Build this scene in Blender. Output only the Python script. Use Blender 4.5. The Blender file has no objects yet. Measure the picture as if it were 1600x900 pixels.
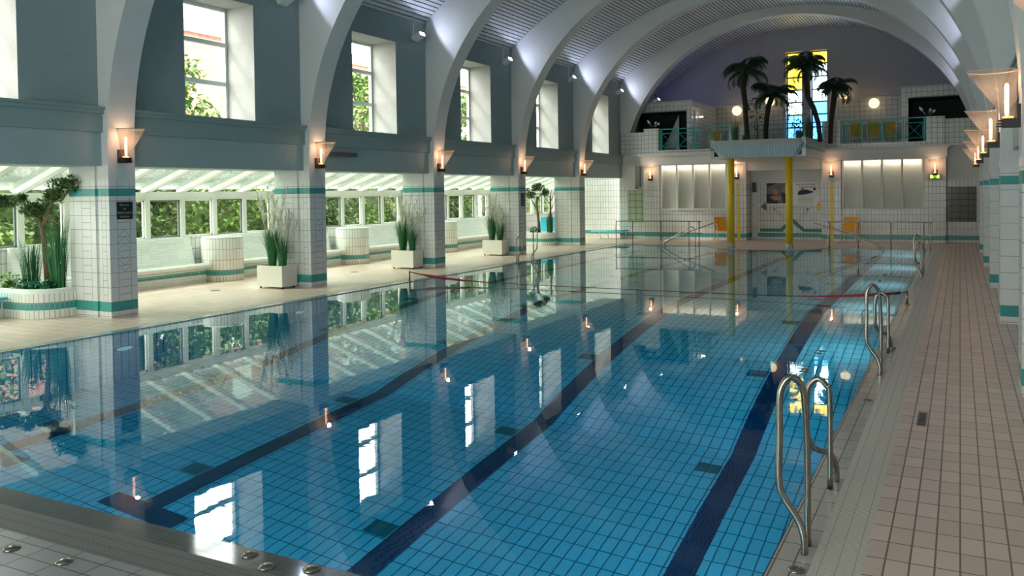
import bpy, math, random
from mathutils import Vector, Matrix
R = random.Random(7)
SC = bpy.context.scene
COL = SC.collection
PI = math.pi

# ------------------------------------------------------------------ camera, world, big lights, exposure
def camera():
    f, cx, cy = 1321.74, 818.63, 330.23
    yaw, pitch, roll = 0.4761, 0.0232, -0.0128
    fw = Vector((-math.sin(yaw)*math.cos(pitch), math.cos(yaw)*math.cos(pitch), -math.sin(pitch)))
    r = Vector((math.cos(yaw), math.sin(yaw), 0)); u = r.cross(fw)
    c, s = math.cos(roll), math.sin(roll)
    r2 = c*r + s*u; u2 = -s*r + c*u
    cd = bpy.data.cameras.new('camera'); co = bpy.data.objects.new('camera', cd); COL.objects.link(co)
    m = Matrix((r2, u2, -fw)).transposed().to_4x4(); m.translation = (0, 0, 1.925)
    co.matrix_world = m
    cd.sensor_width = 36; cd.lens = f/1600*36
    cd.shift_x = (800-cx)/1600; cd.shift_y = (cy-450)/1600
    cd.clip_start = .05; cd.clip_end = 300
    SC.camera = co
camera()
w = bpy.data.worlds.new('sky'); SC.world = w; w.use_nodes = True
w.node_tree.nodes['Background'].inputs[0].default_value = (1, .975, .95, 1)
w.node_tree.nodes['Background'].inputs[1].default_value = 8.0
SC.view_settings.view_transform = 'Standard'; SC.view_settings.look = 'None'
SC.view_settings.gamma = 1; SC.view_settings.use_curve_mapping = False
SC.view_settings.exposure = 0.5
SC.cycles.use_denoising = True
SC.cycles.max_bounces = 14; SC.cycles.diffuse_bounces = 6; SC.cycles.transmission_bounces = 10
SC.cycles.transparent_max_bounces = 16; SC.cycles.glossy_bounces = 5
SC.cycles.caustics_refractive = True; SC.cycles.caustics_reflective = False
SC.cycles.sample_clamp_indirect = 4
def light(name, kind, loc, energy, color=(1, 1, 1), size=None, sy=None, aim=None, portal=False, spread=None, parent=None):
    l = bpy.data.lights.new(name, kind); l.energy = energy; l.color = color
    if kind == 'AREA':
        l.size = size
        if sy: l.shape = 'RECTANGLE'; l.size_y = sy
        if spread: l.spread = spread
        if portal: l.cycles.is_portal = True
    elif kind == 'SUN': l.angle = size
    elif size is not None: l.shadow_soft_size = size
    o = bpy.data.objects.new(name, l); COL.objects.link(o); o.location = loc
    if aim is not None: o.rotation_euler = Vector(aim).to_track_quat('-Z', 'Y').to_euler()
    if parent is not None: o.parent = parent
    return o
S_, Y0 = 4.648, 8.875                       # pier pitch and first visible pier
XL, XR, YN, YF = -10.65, -.87, 3.37, 28.39   # pool
CXM = -5.725
light('sun', 'SUN', (-30, 0, 30), 4, (1, .96, .88), math.radians(12), aim=(.62, .30, -.75))
# daylight portals along the glazed gallery and the high windows
light('portal_gallery', 'AREA', (-15.75, 16, 1.45), 1, size=.9, sy=34, aim=(1, 0, 0), portal=True).rotation_euler = (0, -PI/2, 0)
light('portal_roof', 'AREA', (-14.3, 16, 2.6), 1, size=2.9, sy=34, portal=True).rotation_euler = (0, math.radians(-19.3), 0)
for i in range(-1, 5):
    light('portal_window', 'AREA', (-12.97, 11.41+i*S_, 4.48), 1, size=2.1, sy=1.6, portal=True).rotation_euler = (0, -PI/2, 0)
light('portal_fill_windows', 'AREA', (-5.7, -6.6, 3.2), 1, size=7.9, sy=4.5, aim=(0, 1, 0), portal=True)  # sky portal for the added windows behind the camera
# added, unseen lamps below the water that brighten the pool
for y, zz in ((5.2, -1.3), (7.2, -1.3), (9.6, -1.3), (12.2, -1.0), (15.5, -.45), (19.0, -.45), (23.0, -.45), (27.0, -.45)):
    light('pool_fill_light', 'AREA', (XR-.12, y, zz), 13 if y < 13 else 10, (.85, .95, 1), .3, aim=(-1, 0, -.1))
for x in (-9.4, -7.0, -4.6, -2.2):
    light('pool_fill_light', 'AREA', (x, YN+.12, -1.3), 18, (.85, .95, 1), .3, aim=(0, 1, -.1))

# ------------------------------------------------------------------ helpers
def lerp(a, b, t): return a+(b-a)*t
class MB:
    def __init__(s): s.v = []; s.f = []; s.uv = []; s.sm = []
    def face(s, pts, uv=None, sm=False):
        n = len(s.v); s.v += [tuple(p) for p in pts]; s.f.append(tuple(range(n, n+len(pts)))); s.uv.append(uv); s.sm.append(sm)
    def box(s, x0, x1, y0, y1, z0, z1):
        if x0 > x1: x0, x1 = x1, x0
        if y0 > y1: y0, y1 = y1, y0
        if z0 > z1: z0, z1 = z1, z0
        n = len(s.v)
        s.v += [(x0,y0,z0),(x1,y0,z0),(x1,y1,z0),(x0,y1,z0),(x0,y0,z1),(x1,y0,z1),(x1,y1,z1),(x0,y1,z1)]
        for q in ((0,3,2,1),(4,5,6,7),(0,1,5,4),(1,2,6,5),(2,3,7,6),(3,0,4,7)):
            s.f.append(tuple(n+i for i in q)); s.uv.append(None); s.sm.append(False)
        return s
    def obox(s, c, half, M):
        n = len(s.v); c = Vector(c)
        for dx, dy, dz in ((-1,-1,-1),(1,-1,-1),(1,1,-1),(-1,1,-1),(-1,-1,1),(1,-1,1),(1,1,1),(-1,1,1)):
            s.v.append(tuple(c + M @ Vector((dx*half[0], dy*half[1], dz*half[2]))))
        for q in ((0,3,2,1),(4,5,6,7),(0,1,5,4),(1,2,6,5),(2,3,7,6),(3,0,4,7)):
            s.f.append(tuple(n+i for i in q)); s.uv.append(None); s.sm.append(False)
        return s
    def extrude(s, prof, a, b, axis='y', cap=True, sm=False):
        """closed profile extruded along an axis; profile pairs are the two other axes in x,y,z order"""
        def P(p, t):
            return {'x': (t, p[0], p[1]), 'y': (p[0], t, p[1]), 'z': (p[0], p[1], t)}[axis]
        n = len(prof); acc = 0
        for i in range(n):
            p, q = prof[i], prof[(i+1) % n]; L = math.dist(p, q)
            u0, u1 = acc, acc+L; acc += L
            if axis == 'z': uv = [(u0, a), (u1, a), (u1, b), (u0, b)]
            elif axis == 'y': uv = [(a, u0), (a, u1), (b, u1), (b, u0)]
            else: uv = [(a, u0), (a, u1), (b, u1), (b, u0)]
            s.face([P(p, a), P(q, a), P(q, b), P(p, b)], uv, sm)
        if cap:
            s.face([P(p, a) for p in prof]); s.face([P(p, b) for p in reversed(prof)])
        return s
    def tube(s, pts, r, n=10, cap=True, taper=None):
        pts = [Vector(p) for p in pts]; rings = []; up = None
        for i, p in enumerate(pts):
            d = (pts[min(i+1, len(pts)-1)] - pts[max(i-1, 0)]).normalized()
            if up is None: up = d.orthogonal().normalized()
            up = (up - d*up.dot(d)).normalized(); w_ = d.cross(up)
            rr = r if taper is None else lerp(r, taper, i/(len(pts)-1))
            if isinstance(r, (list, tuple)): rr = r[i]
            rings.append([p + up*math.cos(2*PI*k/n)*rr + w_*math.sin(2*PI*k/n)*rr for k in range(n)])
        b = len(s.v)
        for rg in rings: s.v += [tuple(q) for q in rg]
        for i in range(len(rings)-1):
            for k in range(n):
                s.f.append((b+i*n+k, b+i*n+(k+1) % n, b+(i+1)*n+(k+1) % n, b+(i+1)*n+k)); s.uv.append(None); s.sm.append(True)
        if cap:
            s.f.append(tuple(b+k for k in reversed(range(n)))); s.uv.append(None); s.sm.append(False)
            s.f.append(tuple(b+(len(rings)-1)*n+k for k in range(n))); s.uv.append(None); s.sm.append(False)
        return s
    def lathe(s, prof, c=(0, 0, 0), n=24, sm=True, skew=None):
        """prof: list of (r, z) or (r, z, dx) - dx shifts the ring's centre in x"""
        b = len(s.v)
        for p in prof:
            dx = p[2] if len(p) > 2 else 0
            for k in range(n):
                a = 2*PI*k/n; s.v.append((c[0]+dx+p[0]*math.cos(a), c[1]+p[0]*math.sin(a), c[2]+p[1]))
        for i in range(len(prof)-1):
            for k in range(n):
                R0 = max(prof[i][0], prof[i+1][0], .001)
                u0, u1 = k*2*PI*R0/n, (k+1)*2*PI*R0/n
                s.f.append((b+i*n+k, b+i*n+(k+1) % n, b+(i+1)*n+(k+1) % n, b+(i+1)*n+k))
                s.uv.append([(u0, prof[i][1]), (u1, prof[i][1]), (u1, prof[i+1][1]), (u0, prof[i+1][1])]); s.sm.append(sm)
        if prof[0][0] > 1e-4: s.f.append(tuple(b+k for k in reversed(range(n)))); s.uv.append(None); s.sm.append(False)
        if prof[-1][0] > 1e-4: s.f.append(tuple(b+(len(prof)-1)*n+k for k in range(n))); s.uv.append(None); s.sm.append(False)
        return s
    def ball(s, c, r, n=14, m=8, sq=1):
        return s.lathe([(max(r*math.sin(PI*i/m), .0005), -r*sq*math.cos(PI*i/m)) for i in range(m+1)], c, n)
    def build(s, name, mat, parent=None, origin=None):
        o0 = Vector(origin) if origin is not None else (Vector(parent.get('_w', (0, 0, 0))) if parent is not None else Vector((0, 0, 0)))
        me = bpy.data.meshes.new(name)
        me.from_pydata([tuple(Vector(p)-o0) for p in s.v], [], s.f)
        me.polygons.foreach_set('use_smooth', s.sm)
        ul = me.uv_layers.new(name='UVMap'); dat = ul.data
        for pi, p in enumerate(me.polygons):
            uv = s.uv[pi]
            if uv is None:
                nx, ny, nz = map(abs, p.normal)
                for li in p.loop_indices:
                    co = me.vertices[me.loops[li].vertex_index].co
                    if nz >= nx and nz >= ny: dat[li].uv = (co.x, co.y)
                    elif nx >= ny: dat[li].uv = (co.y, co.z)
                    else: dat[li].uv = (co.x, co.z)
            else:
                for k, li in enumerate(p.loop_indices): dat[li].uv = uv[k]
        me.materials.append(mat)
        ob = bpy.data.objects.new(name, me); COL.objects.link(ob)
        if parent is not None: ob.parent = parent
        if origin is not None: ob.location = origin
        return ob
def mark(o, label, cat, group=None, kind=None):
    o['label'] = label; o['category'] = cat
    if group: o['group'] = group
    if kind: o['kind'] = kind
    return o
def thing(name, label, cat, loc=(0, 0, 0), group=None, kind=None, rz=0):
    o = bpy.data.objects.new(name, None); COL.objects.link(o); o.location = loc; o.rotation_euler = (0, 0, rz)
    o.empty_display_size = .1
    return mark(o, label, cat, group, kind)
def W(o, loc):            # children of this thing are modelled in world coordinates
    o['_w'] = tuple(loc); return o
def st(o): o['kind'] = 'structure'; return o
def dup(root, loc, label, rz=None):
    r = root.copy(); COL.objects.link(r); r.location = loc
    if rz is not None: r.rotation_euler = (0, 0, rz)
    r['label'] = label
    for ch in root.children:
        c = ch.copy(); COL.objects.link(c); c.parent = r
        for g in ch.children:
            d = g.copy(); COL.objects.link(d); d.parent = c
    return r
def text(s, size, loc, rot, mat, parent, name='lettering'):
    c = bpy.data.curves.new(name, 'FONT'); c.body = s; c.size = size; c.align_x = 'CENTER'; c.align_y = 'CENTER'; c.extrude = .001
    c.materials.append(mat)
    tmp = bpy.data.objects.new(name, c); COL.objects.link(tmp); bpy.context.view_layer.update()
    me = bpy.data.meshes.new_from_object(tmp.evaluated_get(bpy.context.evaluated_depsgraph_get())); bpy.data.objects.remove(tmp)
    if not me.materials: me.materials.append(mat)
    o = bpy.data.objects.new(name, me); COL.objects.link(o); o.location = loc; o.rotation_euler = rot; o.parent = parent
    return o

# ------------------------------------------------------------------ materials
def nodes(name):
    m = bpy.data.materials.new(name); m.use_nodes = True; nt = m.node_tree
    return m, nt, nt.nodes['Principled BSDF'], nt.nodes['Material Output']
def noise_bump(nt, b, scale, dist, det=3, coord='Object'):
    tc = nt.nodes.new('ShaderNodeTexCoord'); n = nt.nodes.new('ShaderNodeTexNoise'); bp = nt.nodes.new('ShaderNodeBump')
    n.inputs['Scale'].default_value = scale; n.inputs['Detail'].default_value = det
    bp.inputs['Distance'].default_value = dist
    nt.links.new(tc.outputs[coord], n.inputs['Vector']); nt.links.new(n.outputs['Fac'], bp.inputs['Height']); nt.links.new(bp.outputs['Normal'], b.inputs['Normal'])
    return n
def plain(name, col, rough=.5, metal=0, bump=None, var=.06, vscale=3, emis=None):
    m, nt, b, o = nodes(name)
    b.inputs['Roughness'].default_value = rough; b.inputs['Metallic'].default_value = metal
    n = nt.nodes.new('ShaderNodeTexNoise'); n.inputs['Scale'].default_value = vscale; n.inputs['Detail'].default_value = 3
    tc = nt.nodes.new('ShaderNodeTexCoord'); nt.links.new(tc.outputs['Object'], n.inputs['Vector'])
    mx = nt.nodes.new('ShaderNodeMix'); mx.data_type = 'RGBA'
    mx.inputs[6].default_value = (*[c*(1-var) for c in col], 1); mx.inputs[7].default_value = (*[min(1, c*(1+var)) for c in col], 1)
    nt.links.new(n.outputs['Fac'], mx.inputs[0]); nt.links.new(mx.outputs[2], b.inputs['Base Color'])
    if bump: noise_bump(nt, b, *bump)
    if emis:
        b.inputs['Emission Color'].default_value = (*emis[0], 1); b.inputs['Emission Strength'].default_value = emis[1]
    return m
def math_(nt, op, a, b=None):
    n = nt.nodes.new('ShaderNodeMath'); n.operation = op
    for i, v in enumerate((a, b)):
        if v is None: continue
        if hasattr(v, 'links'): nt.links.new(v, n.inputs[i])
        else: n.inputs[i].default_value = v
    return n.outputs[0]
def band(nt, v, c, h):        # 1 inside |v-c| < h
    return math_(nt, 'LESS_THAN', math_(nt, 'ABSOLUTE', math_(nt, 'SUBTRACT', v, c)), h)
def gridline(nt, v, pitch, off, wd):
    f = math_(nt, 'FRACT', math_(nt, 'DIVIDE', math_(nt, 'ADD', v, off), pitch))
    return math_(nt, 'LESS_THAN', f, wd/pitch)
def mixc(nt, fac, a, b):
    n = nt.nodes.new('ShaderNodeMix'); n.data_type = 'RGBA'; nt.links.new(fac, n.inputs[0])
    for i, v in ((6, a), (7, b)):
        if hasattr(v, 'links'): nt.links.new(v, n.inputs[i])
        else: n.inputs[i].default_value = (*v, 1)
    return n.outputs[2]
TEAL = (.05, .34, .32)
WHT = (.75, .75, .735)
GROUT = (.14, .15, .15)
def tile(name, col, grout, wd, ht, mortar=.005, rough=.25, teal=None, var=.05, top=None, paint=(.62, .62, .58), offset=0):
    m, nt, b, o = nodes(name)
    uvn = nt.nodes.new('ShaderNodeUVMap'); br = nt.nodes.new('ShaderNodeTexBrick')
    br.offset = offset; br.squash = 1; br.inputs['Scale'].default_value = 1
    br.inputs['Brick Width'].default_value = wd; br.inputs['Row Height'].default_value = ht
    br.inputs['Mortar Size'].default_value = mortar; br.inputs['Mortar Smooth'].default_value = .1
    br.inputs['Color1'].default_value = (*[c*(1-var) for c in col], 1); br.inputs['Color2'].default_value = (*[min(1, c*(1+var)) for c in col], 1)
    br.inputs['Mortar'].default_value = (*grout, 1)
    nt.links.new(uvn.outputs[0], br.inputs['Vector'])
    c = br.outputs['Color']; g = br.outputs['Fac']
    if teal or top:
        ge = nt.nodes.new('ShaderNodeNewGeometry'); sx = nt.nodes.new('ShaderNodeSeparateXYZ'); nt.links.new(ge.outputs['Position'], sx.inputs[0]); z = sx.outputs[2]
    if teal:
        for zc, hh in teal:
            t = math_(nt, 'MULTIPLY', band(nt, z, zc, hh), math_(nt, 'SUBTRACT', 1, g)); c = mixc(nt, t, c, TEAL)
    if top:
        t = math_(nt, 'GREATER_THAN', z, top); c = mixc(nt, t, c, paint)
        g = math_(nt, 'MULTIPLY', g, math_(nt, 'SUBTRACT', 1, t))
        nt.links.new(math_(nt, 'ADD', math_(nt, 'MULTIPLY', t, .4), rough), b.inputs['Roughness'])
    else: b.inputs['Roughness'].default_value = rough
    nt.links.new(c, b.inputs['Base Color'])
    bp = nt.nodes.new('ShaderNodeBump'); bp.inputs['Distance'].default_value = .002; bp.invert = True
    nt.links.new(g, bp.inputs['Height']); nt.links.new(bp.outputs[0], b.inputs['Normal'])
    return m
def pier_tile(name, cols, c0, c1, axis):
    """pier cladding: full-width joints every .23, half joints between c0 and c1, upright joints at cols; white plaster above 2.19"""
    m, nt, b, o = nodes(name)
    tc = nt.nodes.new('ShaderNodeTexCoord'); sx = nt.nodes.new('ShaderNodeSeparateXYZ'); nt.links.new(tc.outputs['Object'], sx.inputs[0])
    u = sx.outputs[axis]; z = sx.outputs[2]; wd = .006
    g = gridline(nt, z, .23, -.02, wd)
    cen = math_(nt, 'MULTIPLY', math_(nt, 'GREATER_THAN', u, c0), math_(nt, 'LESS_THAN', u, c1))
    g = math_(nt, 'MAXIMUM', g, math_(nt, 'MULTIPLY', cen, gridline(nt, z, .115, -.02, wd)))
    for x in cols: g = math_(nt, 'MAXIMUM', g, band(nt, u, x, wd/2))
    nz = nt.nodes.new('ShaderNodeTexNoise'); nz.inputs['Scale'].default_value = 5; nt.links.new(tc.outputs['Object'], nz.inputs['Vector'])
    c = mixc(nt, nz.outputs['Fac'], tuple(k*.93 for k in WHT), tuple(k*1.04 for k in WHT))
    for zc, hh in ((.175, .075), (2.0, .06)): c = mixc(nt, band(nt, z, zc, hh), c, TEAL)
    c = mixc(nt, g, c, (.2, .2, .2))
    t = math_(nt, 'GREATER_THAN', z, 2.19); c = mixc(nt, t, c, PAINT)
    nt.links.new(c, b.inputs['Base Color']); nt.links.new(math_(nt, 'ADD', math_(nt, 'MULTIPLY', t, .4), .25), b.inputs['Roughness'])
    bp = nt.nodes.new('ShaderNodeBump'); bp.inputs['Distance'].default_value = .002; bp.invert = True
    gg = math_(nt, 'MULTIPLY', g, math_(nt, 'SUBTRACT', 1, t))
    nt.links.new(gg, bp.inputs['Height']); nt.links.new(bp.outputs[0], b.inputs['Normal'])
    return m
PAINT = (.69, .69, .675)
m_paint = plain('white_paint', PAINT, .6, bump=(40, .0006))
m_plaster = plain('rough_plaster', (.30, .365, .365), .8, bump=(28, .006), var=.08, vscale=6)
m_reveal = plain('reveal_plaster', (.40, .375, .35), .8, bump=(28, .006), var=.08, vscale=6)
m_beam = plain('light_grey_green_paint', (.36, .46, .46), .6)
m_frieze = plain('grey_green_paint', (.27, .365, .355), .6)
m_trimw = plain('white_lacquer', (.78, .79, .75), .7)
m_rafter = plain('white_rafter', (.85, .86, .80), .4)
TB = ((.175, .075),)
m_wall_tile = tile('white_wall_tile', WHT, GROUT, .12, .24, teal=TB)
m_wall_tile_top = tile('white_wall_tile_capped', WHT, GROUT, .12, .24, teal=TB, top=2.12, paint=PAINT)
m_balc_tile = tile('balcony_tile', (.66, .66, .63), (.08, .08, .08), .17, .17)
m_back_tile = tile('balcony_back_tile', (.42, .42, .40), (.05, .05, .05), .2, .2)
m_bench = tile('bench_tile', (.86, .87, .83), (.74, .75, .71), .23, .057, mortar=.003, teal=((.21, .045),), rough=.2)
m_drum = tile('drum_tile', (.86, .86, .81), (.35, .36, .33), .075, .24, mortar=.005, teal=((.20, .06),), rough=.2)
m_pier_f = pier_tile('pier_front_tile', (.145, .375), .145, .375, 1)
m_pier_a = pier_tile('pier_side_tile', (-.08, -.18), -.18, -.08, 0)
m_pier_r = pier_tile('pier_rear_tile', (-.45, -.67, -.87), -.67, -.45, 0)
m_deck = tile('deck_tile', (.80, .60, .51), (.20, .15, .12), .115, .235, mortar=.005, rough=.35, var=.09)
m_deck_shade = tile('shaded_deck_tile', (.25, .255, .265), (.06, .06, .06), .115, .235, mortar=.005, rough=.3, var=.09)  # same deck tile, with the shade of the near end put into its colour
m_coping = tile('wet_coping_tile', (.15, .155, .15), (.1, .1, .1), .235, .095, mortar=.004, rough=.07, var=.08)
m_coping_s = tile('side_coping_tile', (.56, .50, .46), (.16, .14, .12), .235, .095, mortar=.004, rough=.15, var=.08)
m_pool = tile('pool_tile', (.60, .80, .82), (.05, .19, .22), .12, .24, mortar=.007, rough=.3, var=.06)
m_lane = tile('dark_lane_tile', (.018, .05, .12), (.015, .03, .06), .12, .24, mortar=.006, rough=.3, var=.2)
m_mark = tile('dark_green_mark_tile', (.03, .20, .20), (.02, .1, .1), .12, .24, mortar=.006, rough=.3, var=.2)
m_navy = plain('navy_edge_tile', (.02, .04, .12), .25)
m_steel = plain('stainless_steel', (.33, .30, .26), .24, 1, var=.03)
m_black = plain('black_metal', (.012, .012, .012), .4)
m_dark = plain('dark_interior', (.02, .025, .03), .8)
m_yellow = plain('yellow_column_paint', (.86, .56, .01), .35)
m_yelseat = plain('yellow_plastic', (.55, .33, .01), .4)
m_orange = plain('orange_fabric', (.95, .44, .02), .6)
m_whplast = plain('white_metal', (.75, .75, .72), .35)
m_cream = plain('cream_planter', (.80, .77, .68), .45)
m_blue = plain('turquoise_fabric', (.03, .42, .55), .6)
m_teal_rail = plain('teal_rail_paint', (.01, .42, .38), .35)
m_red = plain('red_rope', (.42, .012, .03), .6)
m_bark = plain('rough_bark', (.20, .125, .07), .9, bump=(30, .02), var=.3, vscale=20)
m_dbark = plain('dark_palm_bark', (.035, .028, .022), .9, bump=(30, .02), var=.3, vscale=20)
m_palm = plain('palm_leaf', (.02, .06, .03), .5, var=.4, vscale=9)
m_pine = plain('pine_needles', (.085, .16, .04), .7, var=.45, vscale=15)
m_grass = plain('ornamental_grass', (.025, .17, .055), .5, var=.45, vscale=25)
m_plume = plain('pale_plume', (.62, .60, .52), .8)
m_bright = plain('bright_leaf', (.14, .33, .03), .5, var=.4, vscale=12)
m_gcover = plain('ground_cover_leaf', (.03, .22, .11), .5, var=.4, vscale=25)
m_tree = plain('outdoor_leaf', (.14, .24, .04), .6, var=.5, vscale=1.5)
m_hedge = plain('outdoor_hedge_leaf', (.075, .13, .03), .6, var=.5, vscale=1.5)
m_stone = plain('pale_stone', (.55, .53, .48), .8)
m_soil = plain('light_gravel', (.45, .42, .36), .9, bump=(60, .01))
m_ground = plain('outdoor_paving', (.42, .42, .40), .9)
m_roofr = plain('red_brick', (.45, .20, .15), .9)
m_petal = plain('white_petal', (.75, .75, .68), .6)
m_slat = plain('ceiling_slat', (.68, .69, .72), .35, .2)
m_speaker = plain('grey_speaker', (.16, .18, .17), .5)
m_panel = plain('frosted_panel', (.62, .62, .56), .45)
m_olive = tile('olive_glass_block', (.10, .11, .07), (.02, .02, .02), .25, .21, mortar=.014, rough=.15)
m_green = tile('green_glass_block', (.42, .50, .36), (.12, .13, .1), .25, .25, mortar=.012, rough=.15)
m_sign = plain('sign_black', (.006, .012, .02), .3)
m_lett = plain('sign_lettering', (.35, .42, .16), .6)
m_white = plain('paper_white', (.86, .86, .84), .6)
m_ink = plain('ink', (.03, .03, .05), .6)
m_skin = plain('print_skin_tone', (.45, .22, .14), .6)
m_navyp = plain('print_navy', (.02, .025, .08), .6)
m_grate = None
def grate_mat(name, vertical, c1, c2):
    m, nt, b, o = nodes(name)
    tc = nt.nodes.new('ShaderNodeTexCoord'); sx = nt.nodes.new('ShaderNodeSeparateXYZ'); nt.links.new(tc.outputs['Object'], sx.inputs[0])
    u = sx.outputs[0 if vertical else 1]; v = sx.outputs[1 if vertical else 0]
    g = math_(nt, 'MAXIMUM', gridline(nt, v, .022, 0, .008), math_(nt, 'MULTIPLY', gridline(nt, u, .08, 0, .006), 1.0))
    nt.links.new(mixc(nt, g, c1, c2), b.inputs['Base Color']); b.inputs['Roughness'].default_value = .5
    bp = nt.nodes.new('ShaderNodeBump'); bp.inputs['Distance'].default_value = .003; bp.invert = True
    nt.links.new(g, bp.inputs['Height']); nt.links.new(bp.outputs[0], b.inputs['Normal'])
    return m
m_grate_r = grate_mat('overflow_grate_side', True, (.86, .77, .68), (.52, .45, .39))
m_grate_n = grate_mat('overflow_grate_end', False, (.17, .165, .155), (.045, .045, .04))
def glass(name, tint=(.92, .97, .95), rough=.02, gl=.9, milky=0):
    m, nt, b, o = nodes(name); nt.nodes.remove(b)
    t = nt.nodes.new('ShaderNodeBsdfTransparent'); t.inputs[0].default_value = (*tint, 1)
    g = nt.nodes.new('ShaderNodeBsdfGlossy'); g.inputs['Roughness'].default_value = rough
    fr = nt.nodes.new('ShaderNodeLayerWeight'); fr.inputs[0].default_value = .5
    fc = math_(nt, 'ADD', math_(nt, 'MULTIPLY', math_(nt, 'POWER', fr.outputs['Facing'], 4.0), .7), .03)
    mx = nt.nodes.new('ShaderNodeMixShader')
    nt.links.new(math_(nt, 'MULTIPLY', fc, gl), mx.inputs[0]); nt.links.new(t.outputs[0], mx.inputs[1]); nt.links.new(g.outputs[0], mx.inputs[2])
    out = mx.outputs[0]
    if milky:
        tr = nt.nodes.new('ShaderNodeBsdfTranslucent'); tr.inputs[0].default_value = (*tint, 1); m2 = nt.nodes.new('ShaderNodeMixShader'); m2.inputs[0].default_value = milky
        nt.links.new(out, m2.inputs[1]); nt.links.new(tr.outputs[0], m2.inputs[2]); out = m2.outputs[0]
    nt.links.new(out, o.inputs[0]); return m
m_glass = glass('clear_glass')
m_gwin = glass('gallery_glass', (.78, .82, .78))
m_glroof = glass('roof_glass', (.46, .52, .47), .05, milky=.09)
m_lampglass = glass('lamp_glass', (.96, .93, .90), .08, gl=.9, milky=.055)
m_yglass = glass('yellow_glass', (.72, .60, .17), .1, milky=.3)
m_bglass = glass('blue_glass', (.22, .46, .75), .1, milky=.3)
m_wglass = glass('frosted_window_glass', (.75, .88, .92), .1, milky=.3)
def emit(name, col, s):
    m, nt, b, o = nodes(name); b.inputs['Base Color'].default_value = (*col, 1)
    b.inputs['Emission Color'].default_value = (*col, 1); b.inputs['Emission Strength'].default_value = s; return m
m_bulb = emit('warm_bulb', (1, .58, .36), 2.6)
m_coil = emit('bulb_tip', (1, .30, .08), 3)
m_flood = emit('floodlight_lens', (.8, .85, 1), 8)
m_globe = emit('warm_globe', (1, .72, .38), 1.5)
m_exitg = emit('exit_green', (.05, .6, .03), .9)
m_exity = emit('exit_yellow', (.8, .75, .2), .8)
m_uwl = emit('pool_lamp_lens', (.8, .95, 1), .25)
def water_mat():
    m, nt, b, o = nodes('pool_water'); nt.nodes.remove(b)
    g = nt.nodes.new('ShaderNodeBsdfGlass'); g.inputs['IOR'].default_value = 1.33; g.inputs['Roughness'].default_value = 0
    tc = nt.nodes.new('ShaderNodeTexCoord'); n = nt.nodes.new('ShaderNodeTexNoise'); n.inputs['Scale'].default_value = 5; n.inputs['Detail'].default_value = 2
    bp = nt.nodes.new('ShaderNodeBump'); bp.inputs['Distance'].default_value = .00035; bp.inputs['Strength'].default_value = 1
    nt.links.new(tc.outputs['Object'], n.inputs['Vector']); nt.links.new(n.outputs['Fac'], bp.inputs['Height']); nt.links.new(bp.outputs[0], g.inputs['Normal'])
    nt.links.new(g.outputs[0], o.inputs['Surface'])
    v = nt.nodes.new('ShaderNodeVolumeAbsorption'); v.inputs['Color'].default_value = (.0, .75, .895, 1); v.inputs['Density'].default_value = .42
    nt.links.new(v.outputs[0], o.inputs['Volume'])
    return m
m_water = water_mat()

# ------------------------------------------------------------------ floor, pool basin, water
PLAT = [(-7.7, YF), (-6.95, 27.15), (-4.45, 27.15), (-3.8, YF)]      # the far end's landing juts into the pool
def quad_uv(mb, x0, x1, y0, y1, z, rot=False):
    pts = [(x0, y0, z), (x1, y0, z), (x1, y1, z), (x0, y1, z)]
    mb.face(pts, [((p[1], p[0]) if rot else (p[0], p[1])) for p in pts])
DZ = .0
mb = MB()
quad_uv(mb, XR+.43, 2.0, YN-.43, 34.0, DZ)
quad_uv(mb, -16.0, XL-.43, YN-.43, 34.0, DZ)
quad_uv(mb, XL-.43, XR+.43, YF, 34.0, DZ)
mb.face([(p[0], p[1], DZ) for p in PLAT[1:3]] + [(PLAT[3][0], YF, DZ), (PLAT[0][0], YF, DZ)], [(p[0], p[1]) for p in PLAT[1:3]]+[(PLAT[3][0], YF), (PLAT[0][0], YF)])
st(mb.build('floor', m_deck))
mb = MB(); quad_uv(mb, -16.0, 2.0, -6.2, YN-.43, DZ, rot=True); st(mb.build('floor', m_deck_shade))
mb = MB()      # coping ring
quad_uv(mb, XR, XR+.19, YN-.19, YF, DZ, True); quad_uv(mb, XL-.19, XL, YN-.19, YF, DZ, True); st(mb.build('pool_coping', m_coping_s))
mb = MB(); quad_uv(mb, XL, XR, YN-.19, YN, DZ); st(mb.build('pool_coping', m_coping))
mb = MB(); quad_uv(mb, XR+.19, XR+.43, YN-.43, YF, DZ); quad_uv(mb, XL-.43, XL-.19, YN-.43, YF, DZ); st(mb.build('overflow_grate', m_grate_r))
mb = MB(); quad_uv(mb, XL-.19, XR+.19, YN-.43, YN-.19, DZ); st(mb.build('overflow_grate', m_grate_n))
# basin
DEEP, SHAL, YS0, YS1 = -3.15, -.90, 9.3, 14.6
prof = [(YN, DEEP), (YS0, DEEP), (YS1, SHAL), (YF, SHAL)]
mb = MB()
for (ya, za), (yb, zb) in zip(prof, prof[1:]):
    L = math.dist((ya, za), (yb, zb))
    mb.face([(XL, ya, za), (XR, ya, za), (XR, yb, zb), (XL, yb, zb)], [(XL, ya), (XR, ya), (XR, ya+L), (XL, ya+L)])
WT = -.012
def wallq(a, b, za0, za1):
    L = math.dist(a, b)
    mb.face([(a[0], a[1], za0), (b[0], b[1], za1), (b[0], b[1], DZ), (a[0], a[1], DZ)], [(0, za0), (L, za1), (L, 0), (0, 0)])
for X in (XL, XR):
    for (ya, za), (yb, zb) in zip(prof, prof[1:]): wallq((X, ya), (X, yb), za, zb)
wallq((XL, YN), (XR, YN), DEEP, DEEP)
wallq((XL, YF), PLAT[0], SHAL, SHAL)
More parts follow.
